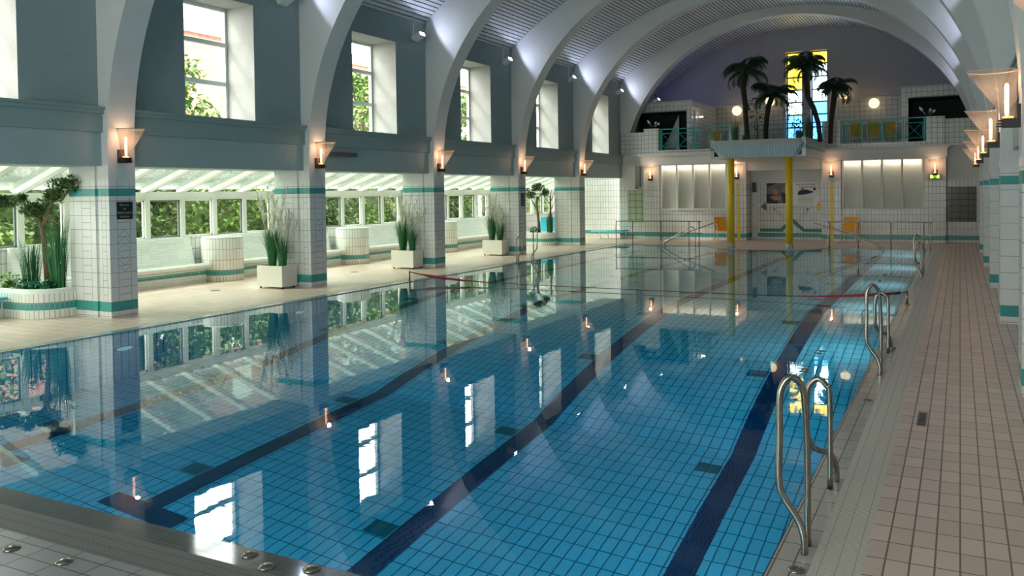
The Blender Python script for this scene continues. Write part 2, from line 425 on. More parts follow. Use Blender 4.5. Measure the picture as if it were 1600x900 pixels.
for a, b in zip(PLAT, PLAT[1:]): wallq(a, b, SHAL, SHAL)
wallq(PLAT[3], (XR, YF), SHAL, SHAL)
st(mb.build('pool_basin', m_pool))
mb = MB()
mb.box(XR-.008, XR-.001, YN, YF, -.10, -.004); mb.box(XL, XR, YN+.001, YN+.008, -.10, -.004)
st(mb.build('pool_edge_stripe', m_navy))
def floor_z(y):
    for (ya, za), (yb, zb) in zip(prof, prof[1:]):
        if ya <= y <= yb: return lerp(za, zb, (y-ya)/(yb-ya))
def lane_strip(mb, x0, x1, y0, y1, e=.006):
    ys = [y0]+[y for y in (YS0, YS1) if y0 < y < y1]+[y1]
    for ya, yb in zip(ys, ys[1:]):
        mb.face([(x0, ya, floor_z(ya)+e), (x1, ya, floor_z(ya)+e), (x1, yb, floor_z(yb)+e), (x0, yb, floor_z(yb)+e)], [(x0, ya), (x1, ya), (x1, yb), (x0, yb)])
for k, x in enumerate((-9.43, -7.0, -4.57, -2.12)):
    mb = MB(); lane_strip(mb, x-.125, x+.125, 5.55, 26.6); lane_strip(mb, x-.5, x+.5, 5.35, 5.6, .008)
    st(mb.build('lane_line', m_lane))
    mb = MB()
    for j in range(8): lane_strip(mb, x-.40, x-.14, 6.25+2.5*j, 6.47+2.5*j, .007)
    st(mb.build('lane_mark', m_mark))
e = .03
mb = MB(); outer = [(XL-e, YN-e), (XR+e, YN-e), (XR+e, YF+e), (XL-e, YF+e)]
mb.extrude([(YN-e, DEEP-e), (YS0, DEEP-e), (YS1, SHAL-e), (YF+e, SHAL-e), (YF+e, WT), (YN-e, WT)], XL-e, XR+e, 'x')
wt = mb.build('pool_water', m_water); mark(wt, 'still clear blue water filling the long swimming pool', 'water', kind='stuff')
mb = MB(); mb.extrude([PLAT[0], PLAT[1], PLAT[2], PLAT[3]], -.95, -.014, 'z'); mb.box(-7.7, -3.8, YF, YF+.04, -.95, -.014)
st(mb.build('landing_block', m_pool))
# a bed of soil under everything so that no light comes up from below
mb = MB(); mb.box(-16, 2, -6.2, 34, -3.4, -3.3); mb.box(-16.02, -15.98, -6.2, 34, -3.4, -.02); st(mb.build('foundation', m_ground))

# ------------------------------------------------------------------ underwater lamps
for k, (y, lab) in enumerate(((8.08, 'round lamp under the water by the nearest left pillar'), (11.7, 'round lamp under the water in line with the first white planter'))):
    t = W(thing('pool_lamp', lab, 'pool lamp', (XL, y, -1.29), 'lamps in the pool wall'), (XL, y, -1.29))
    mb = MB(); mb.tube([(XL+.001, y, -1.29), (XL+.03, y, -1.29)], .16, 24); mb.build('rim', m_steel, t)
    mb = MB(); mb.tube([(XL+.03, y, -1.29), (XL+.038, y, -1.29)], .13, 24); mb.build('lens', m_uwl, t)

# ------------------------------------------------------------------ piers, arches, beams, upper walls, ceiling
ZT = 2.85
ZA, AA, BB = 2.8, 6.22, 5.5
RC = 9.94; ZC0 = 8.6-RC
def outer(t):
    """barrel outline met by the ray from the spring centre at angle t"""
    c, s = math.cos(t), math.sin(t)
    lo, hi = 0, 12
    for _ in range(40):
        r = (lo+hi)/2; x, z = r*c, ZA+r*s
        inside = abs(x) < 6.43 and (x*x+(z-ZC0)**2 < RC*RC or z < 6)
        if inside: lo = r
        else: hi = r
    return lo+.03
ARCH_SIDE = []
def arch(y0, y1):
    mb = MB(); N = 56; ins = []; outs = []
    for k in range(N+1):
        t = PI*k/N
        p = (CXM+AA*math.cos(t), ZA+BB*math.sin(t)); a = math.atan2(p[1]-ZA, p[0]-CXM); r = outer(a)
        ins.append(p); outs.append((CXM+r*math.cos(a), ZA+r*math.sin(a)))
    for i in range(N):
        a, b, c, d = ins[i], ins[i+1], outs[i+1], outs[i]
        mb.face([(a[0], y0, a[1]), (b[0], y0, b[1]), (c[0], y0, c[1]), (d[0], y0, d[1])])
        mb.face([(d[0], y1, d[1]), (c[0], y1, c[1]), (b[0], y1, b[1]), (a[0], y1, a[1])])
        mb.face([(b[0], y0, b[1]), (a[0], y0, a[1]), (a[0], y1, a[1]), (b[0], y1, b[1])], None, True)
    return mb
def pier(i, right=False):
    y = Y0+i*S_; sx = -1 if right else 1; x0 = .5 if right else -11.95
    t = st(bpy.data.objects.new('pillar', None)); COL.objects.link(t); t.location = (x0, y, 0); t.rotation_euler = (0, 0, 0)
    t['_w'] = (x0, y, 0)
    def bx(a, b, z0, z1, ya=0, yb=.49): m_ = MB(); m_.box(x0-sx*a, x0-sx*b, y+ya, y+yb, z0, z1); return m_
    bx(0.001, .25, 0, ZT, .001, .489).build('pillar_core', m_pier_a, t)
    m_ = MB(); m_.box(x0, x0-sx*.004, y+.0, y+.49, 0, ZT-.002); m_.build('pillar_face', m_pier_f, t)
    bx(.24, .34, 0, ZT, .03, .46).build('pillar_recess', m_dark if False else m_pier_a, t)
    bx(.33, .97, 0, 2.42, 0, .49).build('pillar_rear', m_pier_r, t)
    # raised zigzag inlay on the pool face
    if not right and i < 3:
        m_ = MB(); xx = x0+.0015; r_ = .0022
        for (ya, za), (yb, zb) in [((.145, 1.27), (.26, 1.40)), ((.26, 1.40), (.375, 1.27)), ((.145, 1.17), (.26, 1.30)), ((.26, 1.30), (.375, 1.17)),
                                   ((.145, 1.07), (.26, 1.17)), ((.26, 1.17), (.375, 1.07)), ((.145, 1.02), (.26, .92)), ((.26, .92), (.375, 1.02)),
                                   ((.145, .93), (.26, .82)), ((.26, .82), (.375, .93)), ((.145, .83), (.26, .72)), ((.26, .72), (.375, .83))]:
            m_.tube([(xx, y+ya, za), (xx, y+yb, zb)], r_, 4)
        m_.build('tile_inlay', m_speaker, t)
for i in range(-1, 5):
    pier(i); pier(i, True)
for i in range(-1, 6):
    y = Y0+i*S_
    if i == 5: y0, y1 = y-.0, y+.49
    else: y0, y1 = y, y+.49
    st(arch(y0, y1).build('arch', m_paint))
# beams and cornices, left and right
for side in (0, 1):
    def bx(mb, a, b, y0, y1, z0, z1):
        if side: mb.box(-(a-CXM)+CXM, -(b-CXM)+CXM, y0, y1, z0, z1)
        else: mb.box(a, b, y0, y1, z0, z1)
    ye = 31.85
    for i in range(-3, 5):
        ya = Y0+i*S_+.49 if i >= -1 else Y0+i*S_; yb = min(Y0+(i+1)*S_, 32.1)
        if i == -2: yb = Y0-S_
        mb = MB(); bx(mb, -12.1, -12.95, ya, yb, 2.42, 2.95); st(mb.build('beam', m_beam))
        mb = MB(); bx(mb, -12.05, -12.95, ya, yb, 2.951, 3.24); st(mb.build('frieze', m_frieze))
        mb = MB(); bx(mb, -12.01, -12.95, ya, yb, 3.241, 3.30); bx(mb, -11.98, -12.95, ya, yb, 3.301, 3.345); st(mb.build('cornice', m_frieze))
    # upper wall with deep windows on the left
    mb = MB()
    zt = 6.45
    ys = [-6.2]
    if side == 0:
        for i in range(-1, 5):
            wy0, wy1 = 10.575+i*S_, 12.25+i*S_
            mb.box(-12.15, -12.97, ys[-1], wy0, 3.34, zt); mb.box(-12.15, -12.97, wy0, wy1, 5.60, zt); ys.append(wy1)
        mb.box(-12.15, -12.97, ys[-1], 36.9, 3.34, zt)
    else: mb.box(.70, 1.0, -6.2, 36.9, 3.34, zt)
    st(mb.build('wall_left' if side == 0 else 'wall_right', m_plaster))
n = 0
for i in range(-1, 5):
    n += 1; wy0, wy1 = 10.575+i*S_, 12.25+i*S_
    mb = MB(); xa, xb = -12.86, -12.94
    mb.box(xa, xb, wy0, wy0+.06, 3.36, 5.6); mb.box(xa, xb, wy1-.06, wy1, 3.36, 5.6)
    for z0, z1 in ((3.36, 3.42), (4.07, 4.15), (4.84, 4.92), (5.53, 5.6)): mb.box(xa, xb, wy0+.06, wy1-.06, z0, z1)
    fr = st(mb.build('window_%d' % n, m_trimw))
    mb = MB(); mb.box(-12.895, -12.905, wy0+.05, wy1-.05, 3.4, 5.55); mb.build('pane', m_glass, fr)
    mb = MB(); mb.box(-12.2, -12.97, wy0, wy1, 3.34, 3.36); st(mb.build('trim_%d' % n, m_frieze))
    mb = MB(); mb.box(-12.152, -12.86, wy0, wy0+.008, 3.36, 5.6); mb.box(-12.152, -12.86, wy1-.008, wy1, 3.36, 5.6); mb.box(-12.152, -12.86, wy0+.008, wy1-.008, 5.592, 5.6); st(mb.build('window_reveal', m_reveal))
# ceiling: dark deck plus narrow slats running the length of the hall
a0 = math.asin(6.46/RC)
mb = MB(); N = 40
for k in range(N):
    a, b = lerp(-a0, a0, k/N), lerp(-a0, a0, (k+1)/N); rr = RC+.10
    P = [(CXM+rr*math.sin(t), ZC0+rr*math.cos(t)) for t in (a, b)]; Q = [(CXM+(rr+.1)*math.sin(t), ZC0+(rr+.1)*math.cos(t)) for t in (a, b)]
    mb.extrude([P[0], P[1], Q[1], Q[0]], -6.2, 36.9, 'y')
st(mb.build('ceiling', m_dark))
mb = MB(); arcl = 2*a0*RC; ns = int(arcl/.118)
for k in range(ns):
    a = -a0+(k+.14)/ns*2*a0; b = -a0+(k+.90)/ns*2*a0
    P = [(CXM+RC*math.sin(t), ZC0+RC*math.cos(t)) for t in (a, b)]; Q = [(CXM+(RC+.02)*math.sin(t), ZC0+(RC+.02)*math.cos(t)) for t in (a, b)]
    mb.extrude([P[0], P[1], Q[1], Q[0]], -6.2, 36.8, 'y')
st(mb.build('ceiling_slats', m_slat))
# wall behind the camera with added unseen windows that brighten the hall, wall beyond the right pillars
mb = MB(); fill_wins = [(-9.6, -6.0), (-5.4, -1.8)]
for a, b in ((-16, -9.6), (-6.0, -5.4), (-1.8, 2)): mb.box(a, b, -6.5, -6.2, 0, 8.8)
for a, b in fill_wins: mb.box(a, b, -6.5, -6.2, 0, 1.0); mb.box(a, b, -6.5, -6.2, 5.4, 8.8)
st(mb.build('wall_back', m_plaster))
for k, (a, b) in enumerate(fill_wins):
    mb = MB(); ya, yb = -6.42, -6.36
    for x in (a, (2*a+b)/3, (a+2*b)/3, b-.07): mb.box(x, x+.07, ya, yb, 1.0, 5.4)
    for z in (1.0, 2.5, 3.9, 5.33): mb.box(a, b, ya, yb, z, z+.07)
    fr = st(mb.build('window_%d' % (80+k), m_trimw)); mb = MB(); mb.box(a+.05, b-.05, -6.395, -6.385, 1.05, 5.35); mb.build('pane', m_glass, fr)
mb = MB(); mb.box(1.9, 2.1, -6.2, 34, 0, 3.3); st(mb.build('wall_right', m_wall_tile))
mb = MB(); mb.box(1.0, 2.1, -6.2, 34, 3.30, 3.4); st(mb.build('ceiling', m_paint))

# ------------------------------------------------------------------ glazed gallery on the left
XG = -15.62
mb = MB(); mb.box(XG-.12, XG, -6.2, 33.4, 0, .97); mb.box(XG-.16, XG+.02, -6.2, 33.4, .97, 1.01); st(mb.build('wall_gallery', m_wall_tile))
mb = MB(); mb.box(XG-.12, XG+.02, -6.2, 33.4, 1.84, 1.90); mb.box(XG-.14, XG+.06, -6.2, 33.4, 1.90, 2.02); st(mb.build('trim_20', m_rafter))
k0 = int((-6 - 13.46)/.93)
wn = 30
for k in range(k0, 22):
    y = 13.46+.93*k
    if y > 33: break
    # rafters up to the hall wall
    mb = MB(); x0, z0, x1, z1 = XG-.1, 1.97, -12.94, 2.92; dz = .10
    mb.extrude([(x0, z0), (x1, z1), (x1, z1+dz), (x0, z0+dz)], y-.075, y+.075, 'y'); st(mb.build('rafter', m_rafter))
    mb = MB(); mb.box(XG-.1, XG+.01, y-.06, y+.06, 1.01, 1.84); st(mb.build('window_post', m_rafter))
    wn += 1
    mb = MB(); ya, yb = y+.06, y+.87; xa, xb = XG-.07, XG-.03
    mb.box(xa, xb, ya, ya+.035, 1.01, 1.84); mb.box(xa, xb, yb-.035, yb, 1.01, 1.84); mb.box(xa, xb, ya, yb, 1.01, 1.04); mb.box(xa, xb, ya, yb, 1.81, 1.84)
    fr = st(mb.build('window_%d' % wn, m_speaker if k % 2 else m_rafter))
    mb = MB(); mb.box(XG-.053, XG-.047, ya+.03, yb-.03, 1.03, 1.82); mb.build('pane', m_gwin, fr)
    mb = MB(); off = .105
    mb.extrude([(x0, z0+off), (x1, z1+off), (x1, z1+off+.008), (x0, z0+off+.008)], y, y+.93, 'y'); st(mb.build('roof_pane', m_glroof))
    mb = MB(); mb.extrude([(x0, z0-.001), (x1, z1-.001), (x1, z1+.012), (x0, z0+.012)], y+.076, y+.088, 'y'); st(mb.build('rafter_gasket', m_speaker))
mb = MB(); mb.box(-16, -11.97, 33.4, 33.5, 0, 3.2); st(mb.build('wall_gallery_end', m_wall_tile))
# benches and drum tables
seat = [(-15.0, 0), (-15.0, .27), (-14.86, .33), (-14.84, .39), (-14.88, .43), (-15.36, .40), (-15.49, .93), (-15.52, 1.0), (-15.59, 1.0), (-15.59, 0)]
for (a, b), lab in zip([(9.45, 13.54), (14.46, 18.19), (19.11, 22.84), (23.76, 27.3)],
                       ['white tiled bench with backrest between the planted tub and the first drum', 'white tiled bench with backrest behind the first white planter box',
                        'white tiled bench with backrest behind the second white planter box', 'white tiled bench with backrest behind the third white planter box']):
    mb = MB(); mb.extrude(seat, a, b, 'y'); mark(mb.build('tiled_bench', m_bench), lab, 'bench', 'tiled benches along the gallery windows')
for y, lab in ((14.0, 'round white tiled drum table between the two nearest benches'), (18.65, 'round white tiled drum table seen between second and third left pillars'), (23.3, 'round white tiled drum table nearest the far tub')):
    pr = [(.46, 0), (.46, .955), (.45, .985), (.43, 1.0)]
    mb = MB(); mb.lathe(pr, (-14.98, y, 0), 40); mark(mb.build('tiled_drum', m_drum), lab, 'table', 'tiled drums between the benches')

# ------------------------------------------------------------------ far wall
FY = 31.85
PIERS = [(-11.1, -10.44), (-7.8, -7.09), (-4.4, -3.75), (-1.08, -.42)]
mb = MB()
for a, b in PIERS: mb.box(a, b, FY, 32.6, 0, 2.90)
for a, b in ((-10.44, -7.8), (-3.75, -1.08)): mb.box(a, b, FY+.06, 32.6, 0, 1.14); mb.box(a, b, FY+.26, 32.6, 1.14, 2.9)
mb.box(-12.2, -11.1, FY+.25, 32.6, 0, 3.3); mb.box(-.42, 2.0, FY+.35, 32.6, 0, 3.3)
st(mb.build('wall_far', m_wall_tile_top))
mb = MB(); mb.box(-7.09, -4.4, 32.62, 32.75, 0, 3.0); mb.box(-7.1, -7.08, FY+.02, 32.62, 0, 2.9); mb.box(-4.41, -4.39, FY+.02, 32.62, 0, 2.9)
st(mb.build('wall_alcove', m_wall_tile_top))
mb = MB(); mb.box(-7.09, -4.4, FY+.04, 32.62, 2.60, 2.95); st(mb.build('lintel', m_paint))
mb = MB(); mb.box(-11.2, -.38, FY-.03, 32.6, 2.905, 3.20); mb.box(-11.26, -.33, FY-.09, 32.6, 3.20, 3.26); mb.box(-11.32, -.28, FY-.15, 32.6, 3.26, 3.34)
st(mb.build('balcony_cornice', m_paint))
mb = MB(); mb.box(-12.95, 2, 32.6, 36.9, 3.2, 3.34); mb.box(-12.95, -11.32, FY-.0, 32.6, 3.301, 3.34); mb.box(-.28, 1.0, FY, 32.6, 3.301, 3.34); st(mb.build('balcony_floor', m_balc_tile))
mb = MB(); mb.box(-10.48, -7.7, FY, FY+.2, 3.34, 3.47); mb.box(-3.77, -1.02, FY, FY+.2, 3.34, 3.47); mb.box(-7.13, -4.34, FY+.03, FY+.2, 3.34, 3.47); st(mb.build('balcony_curb', m_balc_tile))
# frosted panels, four to each side, with a tube of light behind the lintel
pn = 0
for gi, (xa, xb) in enumerate(((-10.41, -7.82), (-3.72, -1.10))):
    mb = MB(); mb.box(xa, xb, FY+.02, FY+.12, 1.14, 1.20); mb.box(xa, xb, FY+.02, FY+.30, 2.88, 2.90)
    for k in range(5):
        x = lerp(xa+.02, xb-.02, k/4); mb.box(x-.035, x+.035, FY+.02, FY+.2, 1.20, 2.88)
    st(mb.build('trim_%d' % (50+gi), m_trimw))
    for k in range(4):
        a, b = lerp(xa+.02, xb-.02, k/4)+.04, lerp(xa+.02, xb-.02, (k+1)/4)-.04
        mb = MB(); mb.box(a-.02, b+.02, FY+.21, FY+.25, 1.14, 2.88); st(mb.build('wall_panel', m_panel))
    light('panel_light', 'AREA', ((xa+xb)/2, FY+.10, 2.86), 7, (1, .86, .66), 2.5, .05, aim=(0, .25, -1))
# yellow tile strips on the two middle piers
for x in (-7.37, -4.065):
    mb = MB(); mb.box(x-.055, x+.055, FY-.006, FY, 0.0, 2.13); st(mb.build('trim_60', m_yellow))
# glass block areas
mb = MB(); mb.box(-11.85, -11.15, FY+.22, FY+.25, .66, 1.90); st(mb.build('glass_block_panel', m_green))
mb = MB(); mb.box(-.40, .49, FY+.31, FY+.35, .72, 1.90); st(mb.build('glass_block_panel', m_olive))
mb = MB(); mb.box(-.40, .60, FY+.335, FY+.35, .0, .70); st(mb.build('trim_61', m_wall_tile))
# box on the wall at the left corner
t = W(thing('air_duct', 'pale grey box duct high on the far wall in the left corner', 'duct', (-11.5, FY+.25, 2.0)), (-11.5, FY+.25, 2.0))
mb = MB(); mb.box(-11.82, -11.45, FY, FY+.25, 1.98, 2.9); mb.build('body', m_paint, t)
mb = MB(); mb.box(-11.44, -11.30, FY+.08, FY+.25, 2.08, 2.86); mb.build('side_channel', m_frieze, t)
mb = MB(); mb.box(-11.85, -11.2, FY-.02, FY+.25, 1.94, 1.98); mb.build('bottom_lip', m_paint, t)
# alcove: panel with box, poster, arrows, inlay
AY = 32.62
t = W(thing('shower_panel', 'tall white wall panel with black box on top in the alcove', 'wall panel', (-6.93, AY, 0)), (-6.93, AY, 0))
mb = MB(); mb.box(-7.03, -6.83, AY-.10, AY, .06, 1.78); mb.build('panel', m_trimw, t)
mb = MB(); mb.box(-7.0, -6.87, AY-.18, AY-.02, 1.80, 2.16); mb.build('speaker_box', m_black, t)
for z in (.45, 1.3): mb = MB(); mb.ball((-6.93, AY-.12, z), .02); mb.build('knob', m_black, t)
def plate(name, pts, mat, parent, y=AY, d=.004):
    mb = MB(); mb.extrude(pts, y-d, y, 'y'); return mb.build(name, mat, parent)
t = W(thing('wall_poster', 'wide poster with two people on its left half behind the yellow column', 'poster', (-5.57, AY-.02, 1.35)), (-5.57, AY-.02, 1.35))
mb = MB(); mb.box(-6.52, -4.66, AY-.02, AY-.004, 1.31, 2.15); mb.build('sheet', m_white, t)
y_ = AY-.021
plate('photograph', [(-6.50, 1.36), (-5.6, 1.36), (-5.6, 2.13), (-6.50, 2.13)], plain('print_grey', (.16, .15, .15), .5, var=.5, vscale=5), t, y_)
ph = y_-.004
plate('printed_shape', [(-6.5, 1.36), (-6.05, 1.36), (-6.15, 1.7), (-6.5, 1.72)], m_ink, t, ph)
plate('printed_shape', [(-6.47, 2.12), (-6.1, 2.12), (-6.46, 1.98)], m_navyp, t, ph)
plate('printed_shape', [(-5.88, 1.37), (-5.66, 1.37), (-5.7, 1.72), (-5.98, 1.78)], m_ink, t, ph)
def disc(cx, cz, rx, rz, n=18): return [(cx+rx*math.cos(2*PI*k/n), cz+rz*math.sin(2*PI*k/n)) for k in range(n)]
plate('printed_person', disc(-6.17, 1.80, .085, .12), m_skin, t, ph-.001)
plate('printed_person', disc(-5.80, 1.86, .09, .12), m_skin, t, ph-.001)
plate('printed_person', [(-6.36, 1.62), (-6.2, 1.66), (-5.98, 1.62), (-5.92, 1.54), (-6.08, 1.48), (-6.02, 1.37), (-5.92, 1.37), (-5.95, 1.5), (-6.18, 1.5)][:5]+[(-6.2, 1.47), (-6.34, 1.56)], m_skin, t, ph-.001)
plate('printed_person', [(-5.72, 1.37), (-5.61, 1.37), (-5.61, 1.74), (-5.76, 1.7)], plain('print_orange', (.5, .22, .08), .6), t, ph-.001)
plate('printed_shape', [(-5.36, 1.68), (-5.2, 1.68), (-4.95, 1.72), (-4.78, 1.78), (-5.0, 1.86), (-5.2, 1.88), (-5.34, 1.8)], m_navyp, t, y_)
plate('printed_shape', disc(-5.19, 1.89, .05, .05), m_skin, t, y_-.001)
plate('printed_shape', disc(-4.76, 1.89, .05, .05), m_ink, t, y_)
for k in range(6): plate('printed_line', [(-5.35, 1.60-.045*k), (-4.78, 1.60-.045*k), (-4.78, 1.608-.045*k), (-5.35, 1.608-.045*k)], plain('print_line', (.3, .3, .3), .6) if k == 0 else bpy.data.materials['print_line'], t, y_)
text('Hier wird Freizeit', .095, (.50, -.003, .715), (PI/2, 0, 0), m_ink, t)
text('zu Deinem ABO!', .085, (.55, -.003, .61), (PI/2, 0, 0), m_ink, t)
for (pts, mt, nm, lab) in (([(-6.72, 1.25), (-6.50, 1.42), (-6.50, 1.08)], plain('olive_green', (.12, .18, .08), .5), 'wall_arrow', 'grey green arrow pointing left beside the poster'),
                      ([(-4.47, 1.26), (-4.68, 1.46), (-4.68, 1.06)], m_yellow, 'wall_arrow', 'yellow arrow pointing right beside the poster')):
    mb = MB(); mb.extrude(pts, AY-.012, AY-.001, 'y'); mark(mb.build(nm, mt), lab, 'arrow sign')
for x, lab in ((-6.2, 'small dark hook knob on the alcove tiles below the photograph'), (-5.0, 'small dark hook knob on the alcove tiles right of the yellow column')):
    mb = MB(); mb.tube([(x, AY, 1.15), (x, AY-.05, 1.15)], .02, 10); mb.ball((x, AY-.05, 1.15), .03, 10, 6); mark(mb.build('tile_hook', m_black), lab, 'knob')
mb = MB(); pts = [(-6.75, .42), (-6.0, .42), (-5.62, .78), (-5.5, .78), (-5.12, .42), (-4.42, .42), (-4.42, .30), (-5.18, .30), (-5.56, .64), (-5.94, .30), (-6.75, .30)]
mb.extrude(pts, AY-.004, AY-.0005, 'y'); st(mb.build('trim_62', plain('green_inlay', (.04, .20, .15), .4)))
mb = MB()
for a, b in (((-6.2, 1.1), (-5.75, .62)), ((-5.0, 1.1), (-5.4, .62)), ((-6.1, 1.1), (-5.7, .68)), ((-5.1, 1.1), (-5.45, .68))):
    mb.tube([(a[0], AY-.002, a[1]), (b[0], AY-.002, b[1])], .006, 4)
st(mb.build('trim_63', m_speaker))
# exit sign
t = W(thing('exit_sign', 'small lit green and yellow exit sign under the rightmost far wall lamp', 'exit sign', (-.755, FY, 2.17)), (-.755, FY, 2.17))
mb = MB(); mb.box(-.93, -.58, FY-.05, FY, 2.17, 2.35); mb.build('housing', plain('exit_case', (.25, .28, .03), .5), t)
for a in (-.90, -.71): mb = MB(); mb.box(a, a+.10, FY-.056, FY-.05, 2.20, 2.32); mb.build('lit_symbol', m_exity, t)
mb = MB(); mb.box(-.79, -.72, FY-.058, FY-.05, 2.22, 2.31); mb.build('lit_bar', m_exitg, t)

# ------------------------------------------------------------------ yellow columns and the planter trough above them
for x, lab in ((-6.62, 'tall round yellow column standing at the pool end, left of the poster'), (-4.79, 'tall round yellow column in front of the poster')):
    t = W(thing('yellow_column', lab, 'column', (x, 27.55, 0), 'yellow columns at the pool end'), (x, 27.55, 0))
    mb = MB(); mb.lathe([(.108, .17), (.108, 2.92)], (x, 27.55, 0), 28); mb.build('shaft', m_yellow, t)
    mb = MB(); mb.lathe([(.118, 0), (.118, .165), (.112, .172)], (x, 27.55, 0), 28); mb.build('foot', plain('foot_tile', (.45, .52, .52), .3) if x < -6 else bpy.data.materials['foot_tile'], t)
t = W(thing('planter_trough', 'large tiled trough jutting from the balcony on two yellow columns', 'planter', (-5.73, 29.5, 2.92)), (-5.73, 29.5, 2.92))
mt_tr = tile('trough_tile', (.60, .64, .63), (.30, .33, .33), .09, 10, mortar=.006, teal=((3.22, .055),))
for a, b in ((-7.22, -7.10), (-4.36, -4.24)): mb = MB(); mb.box(a, b, 27.3, FY-.16, 2.92, 3.52); mb.build('side_wall', mt_tr, t)
mb = MB(); mb.box(-7.10, -4.36, 27.32, FY-.16, 2.92, 2.98); mb.box(-7.1, -4.36, 27.4, FY-.16, 3.3, 3.36); mb.build('base', m_paint, t)
mt_pr = tile('prow_tile', (.56, .64, .66), (.32, .38, .40), .09, 10, mortar=.006)
mb = MB()
T0 = [(-7.12, 27.0, 3.31), (-4.32, 27.0, 3.31)]; B0 = [(-6.72, 27.18, 2.93), (-4.60, 27.18, 2.93)]
mb.face([B0[0], B0[1], T0[1], T0[0]]); mb.face([(-7.2, 27.31, 3.31), (-6.9, 27.31, 2.93), B0[0], T0[0]]); mb.face([B0[1], (-4.5, 27.31, 2.93), (-4.26, 27.31, 3.31), T0[1]])
mb.face([(-6.9, 27.31, 2.93), (-4.5, 27.31, 2.93), B0[1], B0[0]]); mb.build('slanted_front', mt_pr, t)
mb = MB(); mb.face([(-7.12, 27.0, 3.31), (-4.32, 27.0, 3.31), (-4.42, 27.12, 3.48), (-6.98, 27.12, 3.48)]); mb.face([(-7.2, 27.31, 3.31), (-7.12, 27.0, 3.31), (-6.98, 27.12, 3.48), (-7.1, 27.31, 3.48)])
mb.face([(-4.32, 27.0, 3.31), (-4.26, 27.31, 3.31), (-4.36, 27.31, 3.48), (-4.42, 27.12, 3.48)]); mb.face([(-6.98, 27.12, 3.48), (-4.42, 27.12, 3.48), (-4.36, 27.4, 3.48), (-7.1, 27.4, 3.48)])
mb.face([(-7.1, 27.4, 3.3), (-7.1, 27.4, 3.48), (-4.36, 27.4, 3.48), (-4.36, 27.4, 3.3)])
mb.build('rim', plain('rim_tile', (.55, .56, .55), .35), t)
mb = MB(); mb.box(-7.1, -4.36, 27.42, FY-.16, 3.36, 3.46); mb.build('soil', plain('dark_soil', (.05, .04, .03), .9), t)

# ------------------------------------------------------------------ balcony
def block(x0, x1, y0, y1, z1, name='balcony_pillar'):
    mb = MB(); mb.box(x0, x1, y0, y1, 3.34, z1); mb.box(x0-.01, x1+.01, y0-.01, y1+.01, z1, z1+.03); return st(mb.build(name, m_balc_tile))
block(-11.07, -10.48, FY, FY+.55, 4.30); block(-1.03, -.46, FY, FY+.55, 4.27)
block(-7.70, -7.13, FY, FY+.5, 4.27); block(-4.34, -3.77, FY, FY+.5, 4.28)
block(-12.1, -11.09, FY+.15, FY+.3, 4.18, 'balcony_parapet'); block(-.45, .7, FY+.15, FY+.3, 4.18, 'balcony_parapet')
def railing(xa, xb, n, label):
    y = FY+.12; t = W(thing('balcony_railing', label, 'railing', ((xa+xb)/2, y, 3.47), 'teal balcony railings'), ((xa+xb)/2, y, 3.47))
    mb = MB(); mb.box(xa, xb, y-.02, y+.02, 4.27, 4.31); mb.build('top_rail', m_teal_rail, t)
    pw = (xb-xa)/n
    for k in range(n+1):
        mb = MB(); x = xa+.02+(xb-xa-.04)*k/n; mb.box(x-.02, x+.02, y-.02, y+.02, 3.47, 4.27); mb.build('post', m_teal_rail, t)
    for k in range(n):
        a, b = xa+pw*k+.07, xa+pw*(k+1)-.07; z0, z1 = 3.60, 4.12; mb = MB(); r = .015
        mb.tube([(a, y, z0), (b, y, z0)], r, 6); mb.tube([(a, y, z1), (b, y, z1)], r, 6); mb.tube([(a, y, z0), (a, y, z1)], r, 6); mb.tube([(b, y, z0), (b, y, z1)], r, 6)
        mb.tube([(a, y, z0), (b, y, z1)], r*.7, 6); mb.tube([(a, y, z1), (b, y, z0)], r*.7, 6)
        for zz in (z0, z1): mb.tube([(a-.07, y, zz), (a, y, zz)], r*.8, 6); mb.tube([(b, y, zz), (b+.07, y, zz)], r*.8, 6)
        mb.build('crossed_panel', m_teal_rail, t)
railing(-10.44, -7.72, 4, 'teal metal railing with crossed panels left of the palm trough')
railing(-7.11, -4.36, 4, 'teal metal railing behind the palms')
railing(-3.74, -1.06, 4, 'teal metal railing with crossed panels right of the palm trough')
BY = 36.75
mb = MB()      # back wall with two tall slots
wins = ((-6.50, -5.84), (-5.50, -4.84))
segs = [(-13, -6.50), (-5.84, -5.50), (-4.84, 1.2)]
for a, b in segs: mb.box(a, b, BY, BY+.35, 3.3, 8.8)
for a, b in wins: mb.box(a, b, BY, BY+.35, 7.62, 8.8); mb.box(a, b, BY, BY+.35, 3.3, 3.95)
st(mb.build('wall_balcony_back', plain('balcony_plaster', (.40, .39, .40), .8, bump=(28, .004))))
mb = MB()
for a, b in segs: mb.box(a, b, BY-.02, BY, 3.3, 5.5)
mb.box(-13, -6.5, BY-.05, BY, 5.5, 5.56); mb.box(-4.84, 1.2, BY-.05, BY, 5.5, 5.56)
st(mb.build('trim_64', m_back_tile))
